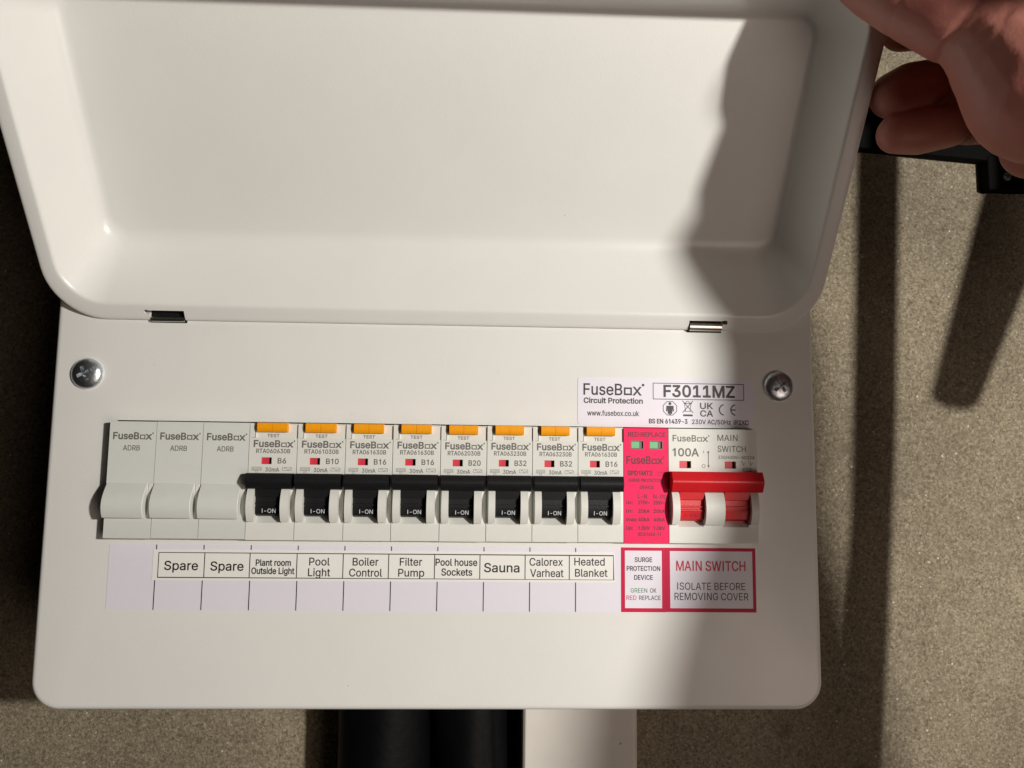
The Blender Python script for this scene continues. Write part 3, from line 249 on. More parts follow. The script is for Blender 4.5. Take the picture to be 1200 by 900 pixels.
class Print:
    """flat printed shapes; polys go to (ink, offset) layers and are filled when built"""
    def __init__(self): self.lay = {}; self.open = False; self.fresh = True; self.glyphs = set()
    def group(self, on): self.open = on; self.fresh = True
    def poly(self, pts, ink='kink', off=0):
        g = self.lay.setdefault((ink, round(off, 3)), [])
        if not self.open or self.fresh or not g: g.append([]); self.fresh = False
        g[-1].append(pts)
    def text(self, s, x0, x1, y, cap, ink='kink', bold=0, tilt=0, foot=False):
        """fit s between x0 and x1 (both given), baseline y, capital height cap"""
        s = s if foot else s.replace('1', '|')
        adv = sum(GL[c][0] for c in s)
        if x1 is None: k = cap / CAP / 600; x1 = x0 + adv * k
        first, last = GL[s[0]], GL[s[-1]]
        mn = min(v for pl in first[1] for v in pl[0::2]); mx = max(v for pl in last[1] for v in pl[0::2])
        total = adv - mn - (last[0] - mx); kx = (x1 - x0) / total; ky = cap / CAP / 600; cx = -mn
        for c in s:
            a, pls = GL[c]; self.group(True)
            for pl in pls:
                self.poly([(x0 + (cx + pl[i]) * kx, y + tilt * ((cx + pl[i]) / total) + pl[i + 1] * ky) for i in range(0, len(pl), 2)], ink, bold)
            if pls: self.glyphs.add(id(self.lay[(ink, round(bold, 3))][-1]))
            cx += a
        self.group(False)
    def line(self, x0, y0, x1, y1, w, ink='kink'):
        d = math.hypot(x1 - x0, y1 - y0); nx, ny = -(y1 - y0) / d * w / 2, (x1 - x0) / d * w / 2
        self.poly([(x0 + nx, y0 + ny), (x1 + nx, y1 + ny), (x1 - nx, y1 - ny), (x0 - nx, y0 - ny)], ink)
    def frame(self, x0, x1, y0, y1, w, ink='kink'):
        self.group(True); self.poly([(x0, y0), (x1, y0), (x1, y1), (x0, y1)], ink); self.poly([(x0 + w, y0 + w), (x0 + w, y1 - w), (x1 - w, y1 - w), (x1 - w, y0 + w)], ink); self.group(False)
    def ring(self, cx, cy, r, w, n=24, ink='kink', rot=0):
        self.group(True)
        for q in (r, r - w): self.poly([(cx + q * math.cos(2 * math.pi * i / n + rot), cy + q * math.sin(2 * math.pi * i / n + rot)) for i in range(n)], ink)
        self.group(False)
    def dot(self, cx, cy, r, n=12, ink='kink'): self.poly([(cx + r * math.cos(2 * math.pi * i / n), cy + r * math.sin(2 * math.pi * i / n)) for i in range(n)], ink)
    def arc(self, cx, cy, r, w, a0, a1, n=14, ink='kink'):
        t = [math.radians(a0 + (a1 - a0) * i / n) for i in range(n + 1)]
        self.poly([(cx + r * math.cos(q), cy + r * math.sin(q)) for q in t] + [(cx + (r - w) * math.cos(q), cy + (r - w) * math.sin(q)) for q in reversed(t)], ink)
    def logo(self, x0, x1, y, cap, ink='ink', bold=.05):
        """wordmark whose o is a square box"""
        w = x1 - x0; e = x0 + w * .955
        self.text('FuseB', x0, x0 + (e - x0) * .665, y, cap, ink, bold)
        bx0, bx1 = x0 + (e - x0) * .695, x0 + (e - x0) * .835; h = cap * .70; t = cap * .15
        self.frame(bx0, bx1, y, y + h, t, ink)
        self.text('x', x0 + (e - x0) * .85, e, y, cap, ink, bold)
        self.dot(x1 - cap * .10, y + cap * .93, cap * .12, ink=ink)
    def into(self, mb, inks, place):
        """fill the layers and add them to mb; place maps (x, y) to (x, y, z); inks maps ink name to material slot"""
        for (ink, off), groups in self.lay.items():
            for polys in groups:
                glyph = id(polys) in self.glyphs
                vs, es = [], []
                for pl in polys:
                    pl = grow(pl, off) if off >= .004 else pl
                    b0 = len(vs); vs += [Vector((x, y)) for x, y in pl]; es += [(b0 + i, b0 + (i + 1) % len(pl)) for i in range(len(pl))]
                ov, _, of, *_ = delaunay_2d_cdt(vs, es, [], 0, 1e-5)
                def inside(t):       # winding test keeps the holes of letters open and overlapping strokes filled
                    x, y = sum(ov[i][0] for i in t) / 3, sum(ov[i][1] for i in t) / 3; n = m_ = 0
                    for a, c in es:
                        (xa, ya), (xb, yb) = vs[a], vs[c]
                        if (ya > y) != (yb > y) and x < xa + (y - ya) / (yb - ya) * (xb - xa): n += 1 if yb > ya else -1; m_ += 1
                    return n != 0 if glyph else m_ % 2 == 1
                of = [t for t in of if inside(t)]
                mb.add([place(v[0], v[1]) for v in ov], [tuple(f) for f in of], inks[ink])
    def build(self, name, parent, place):
        inks = sorted({k[0] for k in self.lay}); mb = MB(); self.into(mb, {k: i for i, k in enumerate(inks)}, place)
        return mb.build(name, inks, parent, smooth=0, weld=False)

# ------------------------------------------------------------------ the wall
ZW = -80
b = MB(); b.box(-900, 1400, -900, 900, ZW - 60, ZW)
tag(b.build('wall', 'wall', smooth=0), 'rough sandy grey brown rendered wall behind the fuse box', kind='structure')

# ------------------------------------------------------------------ consumer unit
unit = empty('consumer_unit', (125, -64.3, -80), 'white metal fuse box with its lid held open and labels on its front', 'fuse box')
PX0, PX1, PY0, PY1 = -26.1, 277.4, -64.4, 104
def cover():
    mb = MB(); n = 10
    ring = lambda ins, z, r: [(x, y, z) for x, y in rrect(PX0 + ins, PX1 - ins, PY0 + ins, PY1 - ins, r - ins, n)]
    mb.loops([ring(0, -14, 11), ring(0, -2.2, 11), ring(.25, -1.2, 11), ring(.8, -.45, 11), ring(1.5, -.08, 11), ring(2.4, 0, 11)])
    # front sheet with the slot: outer ring (rounded) bridged to the slot corners
    o = ring(2.4, 0, 11); SX0, SX1, SY0, SY1 = -.35, 251.5, -.35, 45.1
    slot = [(SX1, SY1, 0), (SX0, SY1, 0), (SX0, SY0, 0), (SX1, SY0, 0)]; N = n + 1
    for c in range(4):
        for k in range(n): mb.add([o[c * N + k], o[c * N + k + 1], slot[c]], [(0, 1, 2)])
        a, d = o[c * N + n], o[((c + 1) % 4) * N]
        mb.add([a, d, slot[(c + 1) % 4], slot[c]], [(0, 1, 2, 3)])
        s0, s1 = slot[c], slot[(c + 1) % 4]
        mb.add([s0, s1, (s1[0], s1[1], -1.4), (s0[0], s0[1], -1.4)], [(0, 1, 2, 3)])
    return mb.build('front_cover', 'paint', unit, smooth=50)
cover()
b = MB(); r = lambda ins, z: [(x, y, z) for x, y in rrect(PX0 + ins, PX1 - ins, PY0 + ins, PY1 - ins, 10 - ins)]
b.loops([r(1.2, -8), r(1.2, -79.5)], cap1=True); b.build('enclosure', 'paint', unit, smooth=50)
def screw(x, y, rot):
    mb = MB(); n = 40
    prof = [(6.1, -.3), (6.1, .7), (5.9, 1.2), (5.3, 1.8), (4.3, 2.35), (3, 2.7), (1.5, 2.9)]
    mb.loops([[(x + rr * math.cos(2 * math.pi * i / n), y + rr * math.sin(2 * math.pi * i / n), z) for i in range(n)] for rr, z in prof], True, True)
    s = mb.build('screw', 'zinc', unit, smooth=40)
    cut = MB(); 
    for q in (0, 90):
        t = math.radians(rot + q); c, d = math.cos(t), math.sin(t); L, w, w2 = 3.7, .75, .45
        top = [(x + a * c - e * d, y + a * d + e * c, 3.5) for a, e in ((-L, -w), (L, -w), (L, w), (-L, w))]
        bot = [(x + a * c * .45 - e * d, y + a * d * .45 + e * c, .9) for a, e in ((-L, -w2), (L, -w2), (L, w2), (-L, w2))]
        cu = MB(); cu.add(bot + top, [(0, 3, 2, 1), (4, 5, 6, 7), (0, 1, 5, 4), (1, 2, 6, 5), (2, 3, 7, 6), (3, 0, 4, 7)])
        co = cu.build('cutter', 'zinc', smooth=0)
        mo = s.modifiers.new('slot', 'BOOLEAN'); mo.operation = 'DIFFERENCE'; mo.object = co; mo.solver = 'EXACT'
        bpy.context.view_layer.update(); bake(s); bpy.data.objects.remove(co)
    s.data.shade_smooth(); s.data.set_sharp_from_angle(angle=math.radians(30)); return s
screw(-12.6, 63.1, 25); screw(262.4, 62.4, 40)

# lid: a pressed tray hinged at y = 84.3, swung up and out 35 degrees off the wall plane
HY, HZ, ANG = 84.34, 1.15, .613
U = (0, math.cos(ANG), math.sin(ANG)); NN = (0, math.sin(ANG), -math.cos(ANG))
def LP(x, v, w): return (x, HY + v * U[1] + w * NN[1], HZ + v * U[2] + w * NN[2])
LX0, LX1, LL = -26.8, 277.4, 132
def lid():
    mb = MB(); n = 12
    #        left  right bottom top   w    corner radius
    st = [(0,    0,    0,    0,    4.5,  21),
          (0,    0,    0,    0,    1.4,  21),
          (.15,  .15,  .15,  .15,  .8,   21),
          (.5,   .5,   .5,   .5,   .3,   20.7),
          (1.1,  1.1,  1.1,  1.1,  .05,  20),
          (2,    2,    2,    2,    0,    19.5),
          (5.4,  5.6,  6.2,  5.4,  0,    17),
          (6.0,  6.2,  6.9,  6.0,  .12,  16.6),
          (6.5,  6.6,  7.5,  6.5,  .5,   16.2),
          (6.9,  6.9,  8.1,  6.8,  1.2,  15.8),
          (14.3, 12.1, 22.6, 14.4, 20.4, 10.2),
          (15.0, 12.6, 23.9, 15.0, 22.1, 9.6),
          (15.9, 13.3, 25.3, 15.7, 23.5, 8.9),
          (17.1, 14.2, 26.9, 16.6, 24.5, 8.0),
          (18.5, 15.3, 28.7, 17.8, 25.0, 7.0),
          (20.0, 16.6, 30.5, 19.2, 25.1, 6.0)]
    rings = []
    for l, rr, bo, t, w, rad in st: rings.append([LP(x, v, w) for x, v in rrect(LX0 + l, LX1 - rr, bo, LL - t, rad, n)])
    mb.loops(rings, cap1=True)
    o = mb.build('lid', 'paint', unit, smooth=60)
    so = o.modifiers.new('sheet', 'SOLIDIFY'); so.thickness = .0011; so.offset = -1
    bpy.context.view_layer.update(); bake(o)
    for x0, x1, s in ((10.8, 24.6, -1), (225.4, 239.2, 1)):
        cu = MB(); vs = []
        e0, e1 = (x0, x1)
        ol = [(e0, -1), (e1, -1), (e1, 4.6), (e0, 4.6)]
        cu.loops([[LP(x, v, w) for x, v in ol] for w in (-2, 3.2)], True, True)
        ex = e1 if s > 0 else e0
        t = [(ex + .75 * s + 1.15 * math.cos(q), 3.9 + 1.0 * math.sin(q)) for q in [2 * math.pi * i / 14 for i in range(14)]]
        cu2 = MB(); cu2.loops([[LP(x, v, w) for x, v in t] for w in (-2, 3.2)], True, True)
        for c in (cu, cu2):
            co = c.build('cutter', 'paint', smooth=0)
            mo = o.modifiers.new('notch', 'BOOLEAN'); mo.operation = 'DIFFERENCE'; mo.object = co; mo.solver = 'EXACT'
            bpy.context.view_layer.update(); bake(o); bpy.data.objects.remove(co)
    o.data.shade_smooth(); o.data.set_sharp_from_angle(angle=math.radians(45))
    return o
lido = lid()
for x0, x1 in ((11.2, 24.2), (225.8, 238.8)):      # hinge leaves curling through the notches
    mb = MB(); prof = []
    for k in range(11):
        t = math.radians(-70 + 200 * k / 10); prof.append((1.7 + 1.75 * math.sin(t), .55 - 1.75 * math.cos(t)))
    if x0 < 100: prof = [(v * .5 - .35, w * .6 + .2) for v, w in prof]
    prof2 = [(v * .62 + .65, w * .62 + .2) for v, w in reversed(prof)]
    ring0 = [LP(x0, v, w) for v, w in prof + prof2]; ring1 = [LP(x1, v, w) for v, w in prof + prof2]
    mb.loops([ring0, ring1], True, True); mb.build('hinge', 'steel', lido, smooth=40)
    mb = MB(); mb.box(x0 - .6, x1 + .6, HY - .4, HY + 4.6, -.9, .06); mb.build('hinge_shade', 'black', unit, smooth=0)  # black block put behind the notch in place of its shade

# labels stuck on the front: parts of the unit, the print is in the same mesh
def sticker(name, base, outline, z, pr, label):
    mb = MB(); mb.prism_z(outline, z - .12, z)
    inks = sorted({k[0] for k in pr.lay}); pr.into(mb, {k: i + 1 for i, k in enumerate(inks)}, lambda x, y: (x, y, z + .035))
    o = mb.build(name, [base] + inks, unit, smooth=0, weld=False); o['label'] = label; return o
rect = lambda x0, x1, y0, y1: [(x0, y0), (x1, y0), (x1, y1), (x0, y1)]
# rating label
p = Print()
p.logo(183.1, 207.6, 57.9, 4.5, 'kink', .09)
p.text('Circuit Protection', 183.2, 206.9, 54.6, 2.05, bold=.10)
p.text('www.fusebox.co.uk', 184.6, 205.4, 49.55, 2.0, bold=.05)
p.frame(211.1, 248.3, 56.4, 63.1, .28)
p.text('F3011MZ', 215.6, 244.3, 57.6, 4.55, bold=.2, foot=True)
p.ring(218, 52.85, 3.1, .28, 8, rot=math.pi / 8)
p.dot(218, 54.75, .62); p.poly([(216.55, 53.9), (219.45, 53.9), (219.6, 51.6), (219.05, 51.6), (218.9, 52.9), (218.9, 50.6), (217.1, 50.6), (217.1, 52.9), (216.95, 51.6), (216.4, 51.6)])
p.poly([(217.55, 50.5), (218.45, 50.5), (218.35, 50.15), (217.65, 50.15)])
p.frame(223.95, 226.5, 51.6, 51.85, .1); p.line(223.9, 54.8, 224.4, 51.7, .2); p.line(226.6, 54.8, 226.1, 51.7, .2); p.line(223.6, 54.95, 226.9, 54.95, .28); p.arc(225.25, 54.9, 1.0, .22, 10, 170)
p.poly([(222.95, 55.95), (223.2, 56.1), (227.55, 51.25), (227.3, 51.1)]); p.poly([(227.3, 56.1), (227.55, 55.95), (223.2, 51.1), (222.95, 51.25)])
p.poly(rect(223.3, 227.2, 49.75, 50.5))
p.text('UK', 230.3, 235.4, 52.85, 2.35, bold=.09); p.text('CA', 230.3, 235.4, 49.8, 2.35, bold=.09)
p.arc(240.2, 52.55, 2.35, .48, 100, 260, 18); p.arc(244.9, 52.55, 2.35, .48, 100, 260, 18); p.poly(rect(242.95, 244.75, 52.32, 52.78))
p.text('BS EN 61439-3', 209.5, 225.0, 46.75, 1.75, bold=.09); p.text('230V AC/50Hz', 226.9, 242.6, 46.7, 1.75, bold=.06); p.text('IP2XC', 243.9, 249.9, 46.65, 1.75, bold=.06)
sticker('rating_label', 'lilac', rrect(180.75, 251.95, 45.95, 65, 1.3, 4), .16, p, 'lilac rating label with black print and approval symbols above the main switch')
# long ruled strip below the devices
p = Print()
for k in range(10): p.line(18.1 + 18 * k, -2.65, 18.1 + 18 * k, -27.2, .38)
sticker('label_strip', 'lilac', rect(.25, 197.95, -27.3, -2.55), .14, p, 'long lilac ruled label strip below the breakers')
# printed tape of circuit names over the strip
p = Print(); p.group(True)
p.poly([(19.0, -15.2), (195.3, -15.0), (195.1, -5.35), (19.0, -5.5)]); 
cx = [19.0, 36.6, 53.85, 71.85, 89.6, 107.15, 124.95, 142.6, 160.25, 177.6, 195.2]
for a, c in zip(cx, cx[1:]):
    l, r2 = (a + .17 if a > 19.1 else a + .3), (c - .17 if c < 195 else c - .3)
    p.poly([(l, -5.78), (r2, -5.78), (r2, -14.82), (l, -14.82)])
p.group(False); K = 'kink'
p.text('Spare', 21.5, 34.2, -12.2, 3.35, K, .075); p.text('Spare', 39.0, 51.5, -12.3, 3.35, K, .075)
p.text('Plant room', 56.2, 69.5, -10.35, 2.3, K, .085); p.text('Outside Light', 54.65, 70.95, -13.45, 2.3, K, .085)
p.text('Pool', 76.6, 84.4, -10.1, 2.9, K, .05); p.text('Light', 76.3, 84.7, -14.2, 2.9, K, .05)
p.text('Boiler', 93.3, 103.2, -10.05, 2.9, K, .05); p.text('Control', 92.1, 104.7, -14.2, 2.9, K, .05)
p.text('Filter', 111.5, 120.1, -9.95, 2.9, K, .05); p.text('Pump', 111, 121, -14.1, 2.9, K, .05)
p.text('Pool house', 125.4, 141.5, -9.85, 2.6, K, .075); p.text('Sockets', 127.7, 139.6, -13.6, 2.6, K, .075)
p.text('Sauna', 144.3, 158, -12.2, 3.4, K, .075)
p.text('Calorex', 162, 175, -9.6, 2.9, K, .05); p.text('Varheat', 162.3, 175.3, -13.9, 2.9, K, .05)
p.text('Heated', 179.6, 191.5, -9.4, 2.9, K, .05); p.text('Blanket', 179.9, 192.6, -13.7, 2.9, K, .05)
sticker('name_tape', 'tape', [(17, -16.1), (195.6, -15.95), (195.35, -4.25), (17, -4.5)], .27, p, 'white printed tape of ten circuit names stuck over the lilac strip')
# surge protection and main switch notices
sx = [('SURGE', 203.45, 210.3, -7.9, 1.75, K), ('PROTECTION', 200.3, 213.45, -11.3, 1.75, K), ('DEVICE', 203.25, 210.5, -14.75, 1.75, K), ('GREEN', 201.8, 208.3, -19.7, 1.65, 'gink'), ('OK', 209.4, 211.9, -19.7, 1.65, K), ('RED', 200.1, 204, -22.5, 1.65, 'rink'), ('REPLACE', 205.1, 213.6, -22.5, 1.65, K)]
def notice(name, outline, inner, texts, label):
    mb = MB(); mb.prism_z(outline, .02, .15); mb.add([(x, y, .17) for x, y in inner], [tuple(range(len(inner)))], 1)
    pr = Print()
    for s, x0, x1, y, c, ink, bo in texts: pr.text(s, x0, x1, y, c, ink, bo)
    inks = sorted({k[0] for k in pr.lay}); pr.into(mb, {k: i + 2 for i, k in enumerate(inks)}, lambda x, y: (x, y, .195))
    o = mb.build(name, ['crimson', 'lilac'] + inks, unit, smooth=0, weld=False); o['label'] = label
notice('surge_notice', rect(198.0, 215.72, -27.2, -2.35), rect(199.55, 214.15, -25.65, -3.55), [(s, a, c, y, h, i, .06 if i == K and y > -15 else .02) for s, a, c, y, h, i in sx], 'narrow crimson bordered notice about the surge protection device')
notice('main_switch_notice', rect(215.75, 251.55, -27.1, -2.35), rect(217.4, 250.25, -25.6, -3.6),
       [('MAIN SWITCH', 219.9, 247.4, -11.15, 3.75, 'rink', .09), ('ISOLATE BEFORE', 220.2, 247.2, -18.5, 2.75, K, .02), ('REMOVING COVER', 219.1, 248.4, -22.45, 2.75, K, .02)],
       'wide crimson bordered notice reading main switch')

# ------------------------------------------------------------------ devices on the rail
ZN = 5.74; H = 44.45; G = .11
def arch(y0, y1, z0, z1, n=12, base=3):
    """side profile of a bulge between y0 and y1 rising from z0 to z1"""
    p = [(y0, base)]
    for k in range(n + 1):
        t = k / n; p.append((y0 + (y1 - y0) * t, z0 + (z1 - z0) * math.sin(math.pi * min(1, .10 + .90 * t)) ** .62 if k < n else z0))
    return p + [(y1, base)]
GB = 'blanking plates left of the breakers'
X = [0, 17.75, 35.45, 53.1, 71.5, 90.0, 108.2, 126.7, 144.65, 162.45, 180.25, 198.1, 215.85, 251.2]
def blank(i, label):
    x0, x1 = X[i] + G, X[i + 1] - G
    t = empty('blanking_module', ((x0 + x1) / 2, 0, -30), label, 'blanking module', GB)
    mb = MB()
    mb.prism_x([(.0, -30), (0, 5.2), (.15, 5.6), (.5, ZN), (H - .4, ZN), (H - .1, 5.6), (H, 5.2), (H, -30)], x0, x1)
    mb.build('body', 'plastic_b', t, smooth=30)
    # bulging finger plate: swells from the flat face, ends with a step above the foot
    pr = [(7.9, 4)]; n = 14
    for k in range(n + 1):
        s = k / n; y = 7.9 + 13.1 * s; z = ZN - .05 + 4.0 * (math.sin(math.pi * (.22 + .78 * s)) ** 1.0 if s < 1 else 0); pr.append((y, max(z, ZN - .05)))
    pr.append((21.0, 4)); mb = MB(); mb.prism_x(pr, x0 + .15, x1 - 2.0)
    mb.build('finger_plate', 'plastic_b', t, smooth=40, bevel=.22)
    mb = MB(); mb.box(x1 - 1.55, x1 - .1, 7.8, 20.6, 4, ZN + .35); mb.build('side_rib', 'plastic', t, smooth=0, bevel=.1)
    p = Print(); d = x0
    p.logo(d + 1.5, d + 16.6, 37.6, 2.55, 'ink', .11); p.text('ADRB', d + 5.4, d + 11.7, 33.3, 1.95, 'ink', .03)
    p.build('lettering', t, lambda x, y: (x, y, ZN + .03)); t.location += W(0, random.uniform(-.1, .1), random.uniform(-.1, .1)); return t
blank(0, 'blank grey plate at the left end of the row, nothing printed below it')
blank(1, 'blank grey plate over the first Spare label')
blank(2, 'blank grey plate over the second Spare label, beside the first black toggle')

def breaker(i, code, rating, label):
    x0, x1 = X[i] + G, X[i + 1] - G; w = x1 - x0; s = w / 17.9; f = lambda q: x0 + q * s
    t = empty('circuit_breaker', ((x0 + x1) / 2, 0, -30), label, 'circuit breaker', 'breakers with black toggles and orange test buttons')
    xs = [f(q) for q in (0, 2.3, 3.45, 4.6, 8.6, 13.25, 15.1, 17.9)]; xs[-1] = x1
    ys = [0, .35, 6.5, 20.2, 28.75, 31.35, 38.75, 44.05, H]
    def h(a, c):
        if c == 0: return ZN - .3
        if c == 7: return ZN - .3
        if c == 2 and 2 <= a <= 4: return 3.0
        if c == 4 and a == 3: return ZN - 1.9
        if c == 6 and a >= 1: return ZN - .8
        return ZN
    mb = MB(); mb.cells(xs, ys, h, -30, mf=lambda a, c: 1 if (a, c) == (3, 4) else 0)  # window floor is black in place of the shade beside the flag
    mb.prism_x([(6.5, 2.9), (6.5, ZN - .02), (9.1, 3.0)], f(3.46), f(13.24))
    for a, c in ((.75, 3.4), (13.3, 16.3)): mb.prism_x(arch(7.1, 21.2, ZN - .1, 9.7), f(a), f(c))
    for a, c in ((.75, 3.55), (13.2, 16.3)): mb.prism_x([(6.55, 5), (6.55, ZN + .32), (7.3, ZN + .32), (7.3, 5)], f(a), f(c))
    mb.build('body', ['plastic', 'black'], t, smooth=30)
    mb = MB(); mb.prism_x([(9.15, 2.8), (9.15, 5.1), (9.7, 6.3), (10.3, 6.65), (12.7, 7.0), (12.8, 6.55), (13.35, 6.55), (13.45, 7.25), (14.1, 7.25), (14.2, 6.8), (16.3, 6.75), (16.45, 7.5), (20.1, 8.3), (20.1, 2.8)], f(3.62), f(13.08))
    mb.prism_x([(19.55, ZN + .05), (19.55, 9.3), (19.9, 9.8), (22.2, 11.05), (22.8, 11.05), (25.0, 9.9), (25.35, 9.4), (25.35, ZN + .05)], f(.4), f(17.3))
    tg = mb.build('toggle', 'black', t, smooth=30)
    p = Print(); p.text('I-ON', f(6.1), f(11.2), 10.35, 1.55, 'wink', .01); p.build('marking', tg, lambda x, y: (x, y, 6.73 + (y - 10.3) * .146))
    mb = MB(); mb.prism_x([(41.1, 4.6), (41.1, 7.0), (41.6, 7.5), (42.9, 7.85), (44.5, 7.6), (44.65, 7.0), (44.65, 4.6)], f(3.15), f(8.75)); mb.prism_x([(41.1, 4.6), (41.1, 7.0), (41.6, 7.5), (42.9, 7.85), (44.5, 7.6), (44.65, 7.0), (44.65, 4.6)], f(8.85), f(14.4)); mb.box(f(8.7), f(8.9), 41.4, 44.2, 5, 7.25)
    mb.build('test_button', 'orange', t, smooth=30)
    mb = MB(); mb.box(f(4.62), f(7.35), 28.8, 31.3, ZN - 1.88, ZN - .75); mb.build('indicator', 'flag', t, smooth=0)
    p = Print()
    p.text('TEST', f(6.4), f(10.9), 39.15, 1.2, 'ink', .04)
    p.line(f(2.1), 38.9, f(2.1), 43.6, .2, 'ink'); p.line(f(.9), 38.85, f(2.1), 38.85, .12, 'ink'); p.logo(f(1.7), f(17.1), 35.35, 2.5, 'ink', .11)  # both lines are ink standing in for the shade of the recess groove
    p.text(code, f(2.7), f(15.4), 33.0, 1.6, 'ink', .045)
    p.text(rating, f(10.9), f(10.9 + 1.55 * len(rating)), 29.1, 2.0, 'ink', .06)
    p.text('30mA', f(6.4), f(11.5), 25.95, 1.5, 'ink', .035)
    for a, c in ((1.3, 4.9), (12.7, 16.2)): p.frame(f(a), f(c), 26.35, 27.65, .12, 'ink')
    p.text('6000', f(1.6), f(4.6), 26.6, .8, 'ink'); p.frame(f(2.6), f(3.6), 25.55, 26.25, .1, 'ink')
    p.arc(f(13.8), 27.0, .45, .14, 0, 180, 8, 'ink'); p.arc(f(14.8), 27.0, .45, .14, 180, 360, 8, 'ink'); p.line(f(15.3), 26.7, f(15.9), 27.3, .12, 'ink')
    t.location += W(0, random.uniform(-.12, .12), random.uniform(-.12, .1))
    p.build('lettering', t, lambda x, y: (x, y, ZN + (.03 if y < 38.8 or x < f(2.25) else -.77)))
    return t
for i, c, r_, l in ((3, 'RTA060630B', 'B6', 'B6 breaker with black toggle over the Plant room label'),
                    (4, 'RTA061030B', 'B10', 'B10 breaker with black toggle over the Pool Light label'),
                    (5, 'RTA061630B', 'B16', 'B16 breaker with black toggle over the Boiler Control label'),
                    (6, 'RTA061630B', 'B16', 'B16 breaker with black toggle over the Filter Pump label'),
                    (7, 'RTA062030B', 'B20', 'B20 breaker with black toggle over the Pool house Sockets label'),
                    (8, 'RTA063230B', 'B32', 'B32 breaker with black toggle over the Sauna label'),
                    (9, 'RTA063230B', 'B32', 'B32 breaker with black toggle between the Sauna and Heated Blanket breakers'),
                    (10, 'RTA061630B', 'B16', 'B16 breaker with black toggle beside the pink device, over the Heated Blanket label')):
    breaker(i, c, r_, l)

# surge protection device
x0, x1 = X[11] + G, X[12] - G
t = empty('surge_protector', ((x0 + x1) / 2, 0, -30), 'bright pink surge protection device with two green windows', 'surge protector')
xs = [x0, 201.0, 206.1, 208.3, 213.6, x1]; ys = [0, .35, 36.25, 39.55, 44.1, H]
mb = MB(); mb.cells(xs, ys, lambda a, c: ZN - .25 if c in (0, 4) else (ZN - 1.0 if c == 2 and a in (1, 3) else ZN), -30); mb.build('body', 'pink', t, smooth=30)
for a, c in ((201.0, 206.1), (208.3, 213.6)):
    mb = MB(); mb.box(a + .35, a + 3.5, 36.6, 39.2, ZN - .98, ZN - .6); fl = mb.build('indicator', 'green', t, smooth=0)
    mb = MB(); mb.box(a + 3.6, c - .3, 36.6, 39.2, ZN - .98, ZN - .7); mb.build('window_plate', 'clear', t, smooth=0)
    p = Print(); p.frame(a - .02, c + .02, 36.23, 39.57, .28, 'clear'); p.build('window_frame', t, lambda x, y: (x, y, ZN + .02))
p = Print(); q = 'inkp'
p.text('RED:REPLACE', 200.0, 214.7, 41.1, 1.75, q, .06); p.logo(199.3, 214.2, 30.5, 2.9, q, .1); p.text('SPD1MT2', 199.8, 209.4, 26.05, 1.7, q, .09)
p.frame(211.7, 215.0, 25.9, 27.5, .13, q); p.text('T2', 212.4, 214.4, 26.2, 1.0, q)
p.text('SURGE PROTECTION', 200.1, 213.4, 23.5, 1.2, q, .05); p.text('DEVICE', 204.5, 209.9, 20.8, 1.2, q, .05)
p.text('L-N', 203.8, 207.2, 17.05, 1.6, q, .04); p.text('N-PE', 209.8, 214.7, 16.95, 1.6, q, .04)
for y, a, c_, d in ((14.85, 'Uc:', '275V~', '255V~'), (11.6, 'In:', '20kA', '20kA'), (8.3, 'Imax:', '40kA', '40kA'), (5.05, 'Up:', '1.5kV', '1.0kV')):
    p.text(a, 199.1, 203.3 if len(a) > 3 else 201.6, y, 1.3, q, .07); p.text(c_, 203.8, 208.2, y, 1.35, q, .07); p.text(d, 209.8, 214.2, y, 1.35, q, .07)
p.text('IEC61643-11', 203.8, 212.6, 2.75, 1.25, q, .05)
p.build('lettering', t, lambda x, y: (x, y, ZN + .03))

# main switch
x0, x1 = X[12] + G, X[13] - .15
t = empty('main_switch', ((x0 + x1) / 2, 0, -30), 'two pole main switch with a wide red bar at the right end of the row', 'main switch')
D1, D2 = (219.5, 229.4), (237.0, 247.2)
xs = [x0, D1[0], 220.1, 224.8, D1[1], D2[0], 238.1, 242.6, D2[1], x1]; ys = [0, .35, 6.3, 20.0, 29.0, 31.8, 44.1, H]
def h(a, c):
    if c in (0, 6): return ZN - .3
    if c == 2 and (1 <= a <= 3 or 5 <= a <= 7): return 3
    if c == 4 and a in (2, 6): return ZN - 1.9
    return ZN
mb = MB(); mb.cells(xs, ys, h, -30, mf=lambda a, c: 1 if c == 4 and a in (2, 6) else 0)  # black floors paint the shade inside both indicator windows
for a, c in (D1, D2): mb.prism_x([(6.3, 2.9), (6.3, ZN - .02), (8.6, 3)], a + .01, c - .01)
for a, c in ((216.55, 219.4), (229.5, 236.9), (247.3, 250.3)): mb.prism_x(arch(7.2, 21.2, ZN - .1, 9.7), a, c)
mb.build('body', ['plastic', 'black'], t, smooth=30)
mb = MB()
for a, c in (D1, D2): mb.prism_x([(8.7, 2.8), (8.7, 5.0), (9.4, 6.2), (12.2, 7.0), (12.5, 7.35), (12.9, 7.35), (13.1, 6.8), (13.7, 6.8), (13.9, 7.4), (14.3, 7.4), (14.5, 6.9), (16.6, 6.8), (16.9, 7.5), (20.2, 8.3), (20.2, 2.8)], a + .12, c - .12)
mb.prism_x([(19.9, 5.9), (19.9, 9.3), (20.3, 9.7), (23.6, 11.5), (24.2, 11.5), (27.3, 9.8), (27.7, 9.3), (27.7, 5.9)], 216.15, 251.75)
tg = mb.build('toggle', 'red', t, smooth=25)
p = Print(); p.text('I-ON', 222.0, 227.3, 9.9, 1.7, 'rink', .02); p.build('marking', tg, lambda x, y: (x, y, 6.42 + (y - 9.4) * .286))
